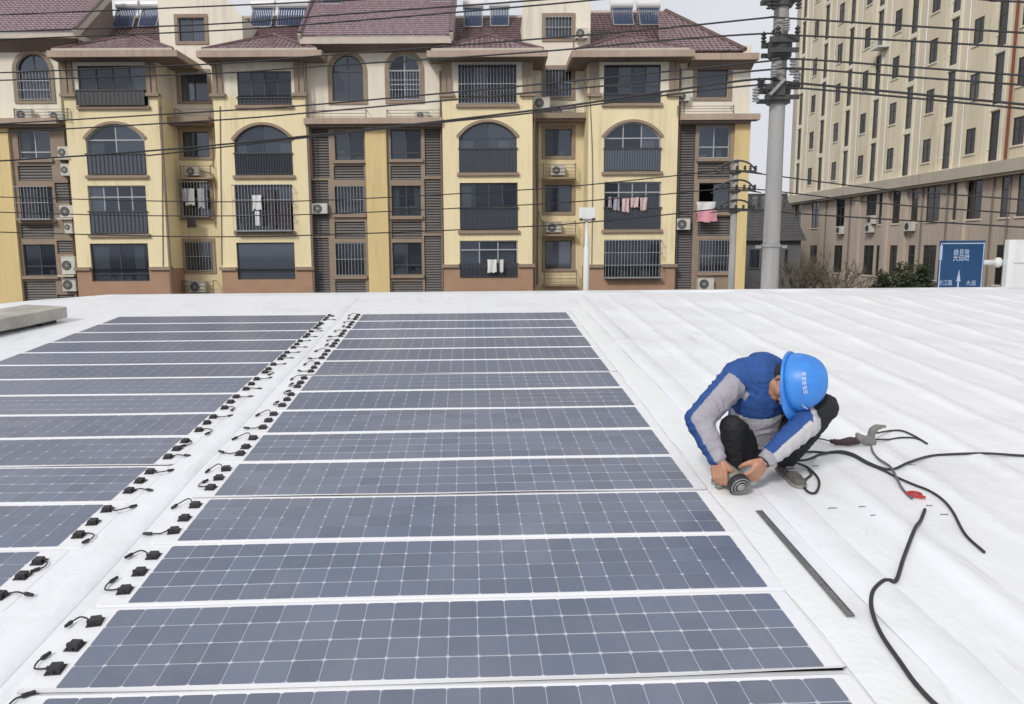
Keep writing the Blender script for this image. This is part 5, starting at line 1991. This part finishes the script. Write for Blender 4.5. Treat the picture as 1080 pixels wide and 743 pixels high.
def fuse(b, name, mats, parent, voxel, smooth=4, fold=0.0, fscale=20, pick=None, origin=fp, squash=None):
    me = b.mesh(name, mats[0])
    o = bpy.data.objects.new(name + '_raw', me)
    COL.objects.link(o)
    md = o.modifiers.new('r', 'REMESH')
    md.mode = 'VOXEL'
    md.voxel_size = voxel
    sm = o.modifiers.new('s', 'SMOOTH')
    sm.factor = .5
    sm.iterations = smooth
    dg = bpy.context.evaluated_depsgraph_get()
    nm = bpy.data.meshes.new_from_object(o.evaluated_get(dg))
    bpy.data.objects.remove(o)
    nm.name = name
    nm.materials.clear()
    for m in mats:
        nm.materials.append(m)
    if fold:
        ns = [v.normal.copy() for v in nm.vertices]
        for v, nn in zip(nm.vertices, ns):
            p = v.co
            q = Vector((p.x * fscale, p.y * fscale, p.z * fscale * 1.6))
            w = noise.noise(q) + .5 * noise.noise(q * 2.3 + Vector((3, 1, 7)))
            w = 1 - abs(w) * 2.2
            v.co = p + nn * (fold * w)
    for p in nm.polygons:
        p.use_smooth = True
        if pick:
            p.material_index = pick(p.center, p.normal)
    for v in nm.vertices:
        v.co = v.co - origin
    o = bpy.data.objects.new(name, nm)
    COL.objects.link(o)
    o.parent = parent
    return o
pelvis, belly, chest, upback = PV(801, 462, .36), PV(797, 440, .27), PV(801, 414, .17), PV(804, 398, .13)
neck = PV(818, 397, .06)
shR, elR, wrR = PV(779, 397, .12), PV(737, 443, .02), PV(757, 485, -.10)
shL, elL, wrL = PV(838, 412, .11), PV(850, 447, -.06), PV(806, 487, -.12)
hipR, hipL = PV(786, 470, .36), PV(820, 468, .34)
knR, knL = PV(772, 451, .05), PV(868, 430, -.02)
ankR = rw(*onroof(771, 503)) + RFM.col[2] * .09
heelL, toeL = rw(*onroof(822, 497)), rw(*onroof(846, 517))
ankL = heelL.lerp(toeL, .25) + RFM.col[2] * .10
hd_c = PV(828.5, 405, .0)
hU = (RV * .72 + UV * .10 + BV * .68).normalized()
hF = (RV * -.12 + UV * -.95 + BV * .25)
hF = (hF - hU * hF.dot(hU)).normalized()
hS = hF.cross(hU).normalized()           # his right side, turned to the camera
def HP(s, f, u):
    return hd_c + hS * s + hF * f + hU * u
def add_folds(o):
    me = o.data
    ns = [v.normal.copy() for v in me.vertices]
    for v, nn in zip(me.vertices, ns):
        p = v.co + fp
        best = min((seg(p, a, e) + (a, e) for a, e in ((shR, elR), (elR, wrR), (shL, elL), (elL, wrL), (pelvis, upback))), key=lambda r: r[0])
        d, t, q, a, e = best
        ax = (e - a).normalized()
        al = (p - a).dot(ax)
        z = noise.noise(p * 9)
        # creases run round the limb, slanting, bunched at the elbow and the cuff
        amp = .0055
        for j in (elR, elL, wrR, wrL, shR, shL):
            amp += .0055 * math.exp(-((p - j).length / .08) ** 2)
        ph = al * 95 + 5.5 * noise.noise(p * 11 + Vector((2, 5, 1))) + 9 * (p - q).dot(UV)
        w = abs(math.sin(ph * .5)) ** .7
        v.co = v.co + nn * (amp * 1.25 * (.55 - w) * (.45 + .75 * (z + .5)) + .0012 * noise.noise(p * 45))
    me.update()
# jacket
b = MB()
chain(b, [pelvis, belly, chest, upback], [.14, .162, .165, .150], 14)
chain(b, [shR, upback, shL], [.098, .14, .092], 14)
chain(b, [chest, shR], [.13, .09], 12)
chain(b, [shR, shR.lerp(elR, .5) , elR], [.096, .090, .082])
chain(b, [elR, elR.lerp(wrR, .6), wrR.lerp(elR, .07)], [.082, .068, .053])
chain(b, [shL, elL], [.096, .080])
chain(b, [elL, elL.lerp(wrL, .6), wrL.lerp(elL, .10)], [.080, .066, .052])
chain(b, [upback, neck], [.10, .074])
def seg(p, a, c):
    ab = c - a
    t = max(0, min(1, (p - a).dot(ab) / ab.length_squared))
    return (p - (a + ab * t)).length, t, (a + ab * t)
def pick_jacket(c, n):
    best = None
    for nm, a, e in (('R', shR, elR), ('R2', elR, wrR), ('L', shL, elL), ('L2', elL, wrL)):
        d, t, q = seg(c, a, e)
        if best is None or d < best[0]:
            best = (d, nm, t, q, a, e)
    dt, tt, _ = seg(c, pelvis, upback)
    d, nm, t, q, a, e = best
    if d < .118 and not (nm in 'RL' and t < .16) and dt > .10:
        ax = (e - a).normalized()
        o_ = (c - q)
        o_ = (o_ - ax * o_.dot(ax))
        if o_.length < 1e-6:
            return 0
        o_.normalize()
        if nm[0] == 'R':
            ref = (BV * .9 + RV * .35)
            ref = (ref - ax * ref.dot(ax)).normalized()
            k = o_.dot(ref)
            side = o_.dot(ax.cross(ref))
            if k > .42 and dt > .125:
                return 1 if t < .93 or nm == 'R' else 1
            return 0
        ref = (RV * .8 + BV * .5 + UV * .1)
        ref = (ref - ax * ref.dot(ax)).normalized()
        k = o_.dot(ref)
        if nm == 'L2' and t > .86:
            return 1
        return 3 if k > .62 else (0 if k > -.6 else 0)
    if n.dot(BV) > .05:
        if tt < .52:
            return 1
        if tt < .60:
            return 3
    return 0
jk = fuse(b, 'jacket', [M['jblue'], M['jgrey'], M['jnavy'], M['jpale']], man, .0065, 5, .0, 17, pick_jacket)
add_folds(jk)
# collar
b = MB()
ax = (neck - upback).normalized()
cc = neck + ax * -.01
e1 = (BV - ax * BV.dot(ax)).normalized()
e2 = ax.cross(e1)
pts = [cc + (e1 * math.cos(a) * .072 + e2 * math.sin(a) * .072) + ax * (.012 * math.cos(a)) for a in [2 * PI * i / 18 for i in range(19)]]
b.tube(pts, .017, 8)
b.build('collar', M['jgrey'], jk, smooth=True, off=fp)
# trousers
b = MB()
chain(b, [pelvis + UV * -.02, hipR.lerp(hipL, .5)], [.13, .13], 14)
chain(b, [hipR, hipR.lerp(knR, .5), knR], [.115, .092, .070])
chain(b, [hipL, hipL.lerp(knL, .5), knL], [.115, .10, .084])
chain(b, [knR, knR.lerp(ankR, .45), ankR], [.068, .064, .052])
chain(b, [knL, knL.lerp(ankL, .45), ankL], [.082, .074, .054])
fuse(b, 'trousers', [M['trouser']], man, .009, 5, .005, 15)
# body: head, neck, forearms, hands, one surface
b = MB()
for s_, f_, u_, r_ in ((0, -.012, .03, (.078)), (0, .02, .035, .07), (0, -.035, .02, .07), (0, .035, -.03, .056), (0, .055, -.07, .036), (.028, .02, -.05, .042), (-.028, .02, -.05, .042), (0, -.02, -.04, .06)):
    b.ball(HP(s_, f_, u_), r_, 14)
chain(b, [HP(0, .09, .02), HP(0, .108, -.02)], [.011, .016], 8)          # nose
for s_ in (-1, 1):
    chain(b, [HP(s_ * .016, .094, -.024), HP(s_ * .016, .09, -.02)], [.010, .010], 8)
    chain(b, [HP(s_ * .02, .082, -.058), HP(0, .088, -.056)], [.009, .010], 8)   # lips
    b.ball(HP(s_ * .042, .048, -.015), .034, 10)
    b.ball(HP(s_ * .036, .01, -.045), .042, 10)
    b.ball(HP(s_ * .026, .045, -.065), .030, 10)                              # cheekbone
    chain(b, [HP(s_ * .079, -.014, .012), HP(s_ * .082, -.02, -.004), HP(s_ * .077, -.012, -.024)], [.011, .012, .008], 8)  # ear
b.ball(HP(0, .068, -.088), .022, 10)                                      # chin
chain(b, [neck + (upback - neck) * .4, HP(0, -.03, -.05)], [.062, .058], 12)
chain(b, [chest, neck], [.07, .06], 10)
for w_, e_ in ((wrR, elR), (wrL, elL)):
    chain(b, [e_, e_.lerp(w_, .6), w_], [.042, .036, .028], 10)
chain(b, [chest, shR, elR], [.06, .05, .042], 8)
chain(b, [chest, shL, elL], [.06, .05, .042], 8)
chain(b, [chest, belly, pelvis], [.07, .07, .07], 8)
for h_, k_, a_ in ((hipR, knR, ankR), (hipL, knL, ankL)):
    chain(b, [pelvis, h_, k_, a_], [.06, .06, .045, .035], 8)
nails = []
def hand(w, d, n, curl, thumb_side, spread=.06, sc=1.0):
    """w wrist; d towards the knuckles; n out of the back of the hand"""
    d = d.normalized()
    n = (n - d * n.dot(d)).normalized()
    s = d.cross(n) * thumb_side          # towards the thumb
    for off in (-.030, -.010, .010, .030):
        chain(b, [w + s * off * .55 * sc, w + d * .045 * sc + s * off * .9 * sc, w + d * .085 * sc + s * off * sc], [.017 * sc, .0175 * sc, .0135 * sc], 8)
    for i, (off, ln) in enumerate(((.031, .92), (.0105, 1.03), (-.0105, .97), (-.031, .76))):
        base = w + d * .086 * sc + s * off * sc
        ang = 0
        p = base
        pts, rr = [p], [.0115 * sc]
        fd = (d + s * off * spread * 12).normalized()
        for q, (L, c_) in enumerate(((.042, curl[i][0]), (.027, curl[i][1]), (.021, curl[i][2]))):
            ang += c_
            dr = fd * math.cos(ang) - n * math.sin(ang)
            p = p + dr * L * ln * sc
            pts.append(p)
            rr.append((.0105 - .0012 * q) * sc)
        chain(b, pts, rr, 8)
        nails.append((pts[-1], (fd * -math.sin(ang) - n * math.cos(ang)) * -1, pts[-1] - pts[-2]))
    t0 = w + d * .022 * sc + s * .026 * sc - n * .006 * sc
    t1 = w + d * .055 * sc + s * .050 * sc - n * .022 * sc
    t2 = w + d * .080 * sc + s * .052 * sc - n * .044 * sc
    t3 = w + d * .095 * sc + s * .042 * sc - n * .062 * sc
    chain(b, [t0, t1, t2, t3], [.018 * sc, .0145 * sc, .0115 * sc, .0095 * sc], 8)
tool_c = PV(775, 505, -.10)
# his right hand comes down over the tool, fingers closed round its left flank
hand(wrR, RV * .05 + UV * -1 + BV * .25, RV * -.75 + BV * .75 + UV * .1, [(.5, .9, .6), (.65, 1.0, .6), (.75, 1.05, .6), (.85, 1.0, .6)], -1, sc=1.12)
# his left hand reaches in from the right, under and round the tool
hand(wrL, RV * -.62 + UV * -.70 + BV * .2, RV * .55 + BV * .80 + UV * -.1, [(.45, .9, .6), (.6, 1.0, .6), (.7, 1.05, .6), (.8, 1.0, .6)], 1, sc=1.12)
body = fuse(b, 'body', [M['skin']], man, .0048, 3)
for s_ in (-1, 1):
    e = MB()
    e.ball(HP(s_ * .03, .082, .012), .011, 10)
    e.build('eye', M['lettering'], man, smooth=True, off=fp)
    e = MB()
    e.ball(HP(s_ * .03, .0905, .011), .0052, 8)
    e.build('iris', M['hair'], man, smooth=True, off=fp)
    e = MB()
    e.tube([HP(s_ * .012, .093, .030), HP(s_ * .032, .091, .036), HP(s_ * .052, .074, .030)], .0055, 6)
    e.build('eyebrow', M['hair'], man, smooth=True, off=fp)
# hair: short, at the back and sides under the helmet
b = MB()
for s_, f_, u_, r_ in ((0, -.045, .02, .074), (.02, -.055, -.02, .055), (-.02, -.055, -.02, .055), (.048, -.02, .035, .043), (-.048, -.02, .035, .043), (.060, .012, .035, .028), (-.060, .012, .035, .028), (0, -.06, -.045, .04)):
    b.ball(HP(s_, f_, u_), r_, 12)
fuse(b, 'hair', [M['hair']], man, .006, 3, .003, 60)
# helmet
b = MB()
nU, nR = 9, 36
RX, RY, RZ = .145, .166, .180
vv, ff = [], []
hu0 = .046
def helm(a, t, grow=1.0):
    x, y = math.sin(a), math.cos(a)
    rr = math.cos(t) ** .85 if t > 0 else 1
    p_ = HP(x * RX * rr * grow, y * RY * rr * grow - .006, hu0 + RZ * math.sin(t) * grow)
    ridge = math.exp(-((x * rr) / .16) ** 2) * .007 * math.sin(t * 1.2)
    return p_ + hU * ridge
for lay, gr in ((0, 1.0), (1, .965)):
    for i in range(nU + 1):
        t = (PI / 2) * i / nU * .985
        for j in range(nR):
            vv.append(helm(2 * PI * j / nR, t, gr))
N1 = (nU + 1) * nR
for lay in (0, 1):
    for i in range(nU):
        for j in range(nR):
            a = lay * N1 + i * nR + j
            c = lay * N1 + i * nR + (j + 1) % nR
            f_ = (a, c, c + nR, a + nR)
            ff.append(f_ if lay == 0 else f_[::-1])
    top = tuple(lay * N1 + nU * nR + j for j in range(nR))
    ff.append(top if lay == 0 else top[::-1])
for j in range(nR):
    ff.append((j, N1 + j, N1 + (j + 1) % nR, (j + 1) % nR))
b.add(vv, ff)
hm = b.build('helmet', M['helmet'], man, smooth=True, off=fp)
b = MB()                                 # rim all round, wide brim at the front
vv, ff = [], []
for j in range(nR + 1):
    a = 2 * PI * j / nR
    w_ = .012 + .040 * max(0, math.cos(a)) ** 1.5
    x, y = math.sin(a), math.cos(a)
    for (g_, du) in ((1.0, .008), ((1 + w_ / RY), -.004 - .012 * max(0, math.cos(a))), ((1 + w_ / RY), -.010 - .012 * max(0, math.cos(a))), (.97, -.002)):
        vv.append(HP(x * RX * g_, y * RY * g_ - .006, hu0 + du))
for j in range(nR):
    for q in range(4):
        ff.append((j * 4 + q, (j + 1) * 4 + q, (j + 1) * 4 + (q + 1) % 4, j * 4 + (q + 1) % 4))
b.add(vv, ff)
b.build('brim', M['helmet'], hm, smooth=True, off=fp)
def on_helmet(a, t):
    p0 = helm(a, t, 1.012)
    du = (helm(a + .02, t, 1.012) - helm(a - .02, t, 1.012)).normalized()
    dv = (helm(a, t + .02, 1.012) - helm(a, t - .02, 1.012)).normalized()
    return p0, du, dv
b = MB()                                 # a row of small white characters along the side
for i, a in enumerate((.90, 1.08, 1.26, 1.44, 1.62)):
    p0, du, dv = on_helmet(a, .62)
    s = .0095
    for (x0, x1, y0, y1) in ((-1, 1, .75, 1), (-1, 1, -.1, .12), (-1, 1, -1, -.78), (-.15, .12, -1, 1), (-1, -.78, -1 if i % 2 else 0, .2), (.78, 1, -.2 if i % 2 else -1, .9)):
        b.add([p0 + du * s * x0 + dv * s * y0, p0 + du * s * x1 + dv * s * y0, p0 + du * s * x1 + dv * s * y1, p0 + du * s * x0 + dv * s * y1], [(0, 1, 2, 3)])
b.build('helmet_lettering', M['lettering'], hm, off=fp, kind='stuff')
b = MB()                                 # white crescent at the front
for k in range(10):
    a0, a1 = -.28 + .07 * k, -.28 + .07 * (k + 1)
    f0, f1 = .05 * math.sin(PI * k / 10) + .004, .05 * math.sin(PI * (k + 1) / 10) + .004
    q = [on_helmet(a0, .38)[0], on_helmet(a1, .38)[0], on_helmet(a1, .38 + f1)[0], on_helmet(a0, .38 + f0)[0]]
    b.add(q, [(0, 1, 2, 3)])
b.build('helmet_crescent', M['lettering'], hm, off=fp)
# wristband
b = MB()
ax = (wrL - elL).normalized()
cc = wrL + ax * .004
e1 = (BV - ax * BV.dot(ax)).normalized()
e2 = ax.cross(e1)
b.tube([cc + (e1 * math.cos(a) + e2 * math.sin(a)) * .034 for a in [2 * PI * i / 16 for i in range(17)]], .0055, 6)
b.build('wristband', M['black'], man, smooth=True, off=fp)
# shoes
def shoe(heel, toe, nm='shoe'):
    up_ = RFM.col[2].copy()
    d = (toe - heel).normalized()
    L = .285
    c0 = heel.lerp(toe, .5) - d * L / 2
    sd = d.cross(up_)
    s_ = MB()
    pr = [(0, .030), (.06, .036), (.13, .035), (.20, .045), (.25, .043), (.28, .028)]
    outl = [c0 + d * x + sd * w for x, w in pr] + [c0 + d * .29] + [c0 + d * x - sd * w for x, w in pr[::-1]]
    n = len(outl)
    s_.add([p + up_ * .004 for p in outl] + [p + up_ * .026 for p in outl], [tuple(range(n - 1, -1, -1)), tuple(range(n, 2 * n))] + [(i, (i + 1) % n, n + (i + 1) % n, n + i) for i in range(n)])
    u = MB()
    for x, w, h in ((.035, .036, .085), (.075, .038, .09), (.12, .036, .075), (.16, .040, .058), (.20, .043, .046), (.235, .041, .040), (.26, .034, .034)):
        for z in (.03, h * .5, h - .02 if h > .05 else h * .7):
            for s2 in (-.3, .3):
                u.ball(c0 + d * x + sd * w * s2 + up_ * z, w * .72 if z < .05 else w * .62, 8)
    sh = fuse(u, nm, [M['shoe']], man, .007, 4, .0015, 40)
    s_.build('sole', M['sole'], sh, off=fp)
    l_ = MB()
    for k in range(4):
        x = .10 + .025 * k
        p = c0 + d * x + up_ * (.088 - .35 * (x - .08))
        l_.bar(p - sd * .02, p + sd * .02, .006)
    l_.build('laces', M['lettering'], sh, off=fp, kind='stuff')
shoe(heelL, toeL)
shoe(rw(*onroof(774, 500)), rw(*onroof(757, 512)))

# ------------------------------------------------------------------ power tool in his hands
axis = (BV * .80 + UV * -.42 + RV * .18).normalized()
end_c = PV(779, 511, -.16)
tl = thing('power_tool', 'grey-green power tool with a round black ribbed end in the worker\'s hands', 'power tool', end_c)
b = MB()
b.lathe(axis * -.21, [(.022, 0), (.030, .01), (.033, .06), (.045, .11), (.048, .19)], 18, axis)
b.build('body_shell', M['toolgrey'], tl, smooth=True)
b = MB()
b.lathe(axis * -.02, [(.050, 0), (.062, .006), (.062, .034), (.054, .042), (.040, .044)], 22, axis)
ec = b.build('end_cap', M['black'], tl, smooth=False)
e1 = axis.orthogonal().normalized()
e2 = axis.cross(e1)
for r_, h in ((.050, .0425), (.036, .047), (.022, .050)):
    b = MB()
    b.tube([axis * (h - .02) + (e1 * math.cos(a) + e2 * math.sin(a)) * r_ for a in [2 * PI * i / 24 for i in range(25)]], .0035, 6)
    b.build('cap_ring', M['galv'], ec, smooth=True)
b = MB()
b.lathe(axis * .018, [(.017, 0), (.017, .014), (.012, .018)], 14, axis)
b.build('spindle', M['galv'], ec)
b = MB()
d2 = (UV * -.75 + RV * -.62).normalized()
b.lathe(axis * -.10, [(.028, 0), (.024, .05), (.018, .085), (.016, .115)], 12, d2)
b.build('nozzle', M['toolgrey'], tl, smooth=True)
b = MB()
p = axis * -.10 + d2 * .115
b.bar(p, p + d2 * .03, .02, .012)
b.build('bright_tip', M['lettering'], tl)
b = MB()
b.tube([axis * -.2, axis * -.24 + UV * .02, axis * -.27 + UV * .03], .028, 12, r2=.02)
b.build('rear_grip', M['black'], tl, smooth=True)

# ------------------------------------------------------------------ cables, strip and bits on the membrane
def cable(pix, r, label, m='rubber', lift=None, name='cable', k=7, cat='cable'):
    P = []
    for i, q in enumerate(pix):
        w = r + (q[2] if len(q) > 2 else 0)
        v = onroof(q[0], q[1], w)
        P.append(rw(v.x, v.y, w + roof_w(v.x, v.y)))
    o = P[len(P) // 2].copy()
    b = MB()
    b.tube([p - o for p in smooth_curve(P, k)], r * .82, 8)
    ob = b.build(name, M[m], None, smooth=True)
    ob.location = o
    return tag(ob, label, cat)
cable([(832, 487, .03), (850, 486.5, .02), (867.5, 479), (886, 475.3), (900, 478.4), (914.6, 487), (931, 494), (943, 494.5), (957.7, 490), (980, 479.7), (1003, 478), (1040, 480), (1082, 481), (1120, 482)],
      .0095, 'long black cable running from the worker to the right edge')
cable([(838, 481, .02), (854, 479), (870, 477), (886, 476.8), (900, 480.5), (914, 488.5), (931, 496), (944, 503), (962, 511), (980, 518), (994, 527), (1005, 539.6), (1018, 563.5), (1038, 583)],
      .0085, 'black cable curving down to a bare end at lower right')
cable([(817, 487, .09), (828, 487, .06), (839, 489.7, .03), (852, 495), (862, 505), (863.8, 513), (860, 520.5), (853, 520), (847.5, 513.5), (850, 507), (855.5, 502), (853, 496)],
      .0085, 'small black cable loop beside the worker\'s shoe')
cable([(918.6, 469, .02), (921, 476), (926.7, 483), (939, 492.5, .018), (945.5, 504.6, .02), (952, 516.7), (961.7, 526)], .009, 'short grey cord from the grey socket to the red clip', 'greycable')
cable([(925, 458, .03), (938, 455), (951, 455), (964, 460), (978, 467.6)], .008, 'upper black cord looping right from the grey socket')
cable([(924, 465.6, .02), (938, 463), (950, 461.5), (964, 462), (974, 465)], .007, 'lower thin black cord right of the grey socket')
cable([(975.5, 537.4), (971, 549), (964, 563.5), (953, 589.6), (945.5, 612), (938, 612.5), (931, 613.5), (920.5, 624), (919.5, 642), (929, 668), (949, 698), (966, 722), (988, 745), (1012, 762)],
      .0105, 'thick black cable with a kink at the lower right, nearest the camera')
# red clip
v = onroof(964, 524)
cl = thing('red_clip', 'small red oval clip at the end of the grey cord', 'clip', rw(v.x, v.y, .006))
b = MB()
ux, uy = RFM.col[0].copy(), RFM.col[1].copy()
pts = [ux * math.cos(a) * .036 + uy * math.sin(a) * .030 + RFM.col[2] * .008 for a in [2 * PI * i / 18 for i in range(19)]]
b.tube(pts, .008, 6)
M['redclip'] = mat('red_clip', (0.45, 0.03, 0.035), 0.5, 0.1, 10)
b.build('clip_ring', M['redclip'], cl, smooth=True)
b = MB()
b.bar(ux * -.03 + uy * -.02 + RFM.col[2] * .012, ux * .035 + uy * -.045 + RFM.col[2] * .008, .012)
b.build('clip_tongue', M['redclip'], cl)
# grey socket / adaptor with dark bundle
v = onroof(914, 470)
sk = thing('cable_socket', 'grey cable socket standing beside a dark cord bundle on the membrane', 'socket', rw(v.x, v.y, 0))
def at(px, py, h=0.0, base=470):
    q = onroof(px, base)
    p = rw(q.x, q.y, 0)
    up_ = RFM.col[2]
    return p + up_ * h - rw(v.x, v.y, 0)
b = MB()
chain(b, [at(906, 0, .05), at(912, 0, .035), at(920, 0, .025)], [.028, .030, .024], 10)
chain(b, [at(903, 0, .075), at(908, 0, .04)], [.014, .028], 10)
chain(b, [at(917, 0, .04), at(918.5, 0, .10), at(922, 0, .125)], [.022, .026, .020], 10)
chain(b, [at(922, 0, .125), at(931, 0, .13)], [.018, .011], 10)
M['sockgrey'] = mat('grey_socket_plastic', (0.20, 0.195, 0.19), 0.65, 0.15, 14)
fuse(b, 'socket_body', [M['sockgrey']], sk, .006, 3, .002, 40, origin=Vector((0, 0, 0)))
b = MB()
chain(b, [at(876, 0, .03), at(882, 0, .022), at(890, 0, .02)], [.012, .02, .016], 8)
chain(b, [at(888, 0, .022), at(896, 0, .03), at(904, 0, .03)], [.02, .028, .022], 8)
M['maroon'] = mat('dark_maroon_bundle', (0.05, 0.028, 0.034), 0.8, 0.3, 20)
fuse(b, 'cord_bundle', [M['maroon']], sk, .006, 3, .004, 40, origin=Vector((0, 0, 0)))
cable([(850, 463, .01), (862, 462, .01), (872, 463.5, .02), (880, 466, .02), (889, 468, .01)], .006, 'thin black cord behind the worker leading to the dark bundle')
# flat metal strip
a_, c_ = onroof(800, 541), onroof(897, 653)
st = thing('metal_strip', 'long flat grey metal strip lying beside the solar panels', 'metal strip', rw(a_.x, a_.y, 0))
b = MB()
L = (c_ - a_).length
th = math.atan2(c_.y - a_.y, c_.x - a_.x)
st.matrix_world = RF @ Matrix.Translation((a_.x, a_.y, .010)) @ Matrix.Rotation(th, 4, 'Z')
b.box(0, L, -.016, .016, 0, .003)
b.box(0, L, .0135, .016, .003, .007)
b.build('strip_blade', M['rust'], st)
b = MB()
for i in range(22):
    x = L * (.62 + .38 * (i + .5) / 22)
    b.box(x - .004, x + .004, -.010 - .006 * (i % 2), .006 + .006 * (i % 3 == 0), .0032, .0045)
b.build('strip_markings', M['sockgrey'], st, kind='stuff')
# dark scraps
for i, (px, py, ang, L, lab) in enumerate(((878, 537, .1, .05, 'small dark scrap left of the others on the white membrane'), (910, 536, .0, .045, 'small dark scrap midway between metal strip and thick cable'),
                                  (921, 545, .15, .03, 'tiny dark scrap just below the midway one'), (980, 534, .0, .035, 'small dark scrap at the upper end of the thick cable'),
                                  (996, 543, .1, .045, 'small dark scrap right of the thick cable\'s end'), (962, 493, -.2, .04, 'thin dark scrap beside the crossing of the cables'), (860, 494, .0, .045, 'thin dark scrap just right of the cable loop'))):
    v = onroof(px, py)
    b = MB()
    L *= .5
    b.tube([(-L, 0, 0), (-L * .3, .004, .001), (L * .4, -.003, .001), (L, .003, 0)], .0019, 5)
    ob = b.build('cable_scrap', M['rubber'])
    ob.matrix_world = RF @ Matrix.Translation((v.x, v.y, .003 + roof_w(v.x, v.y))) @ Matrix.Rotation(ang, 4, 'Z')
    tag(ob, lab, 'scrap', 'dark scraps on the membrane')
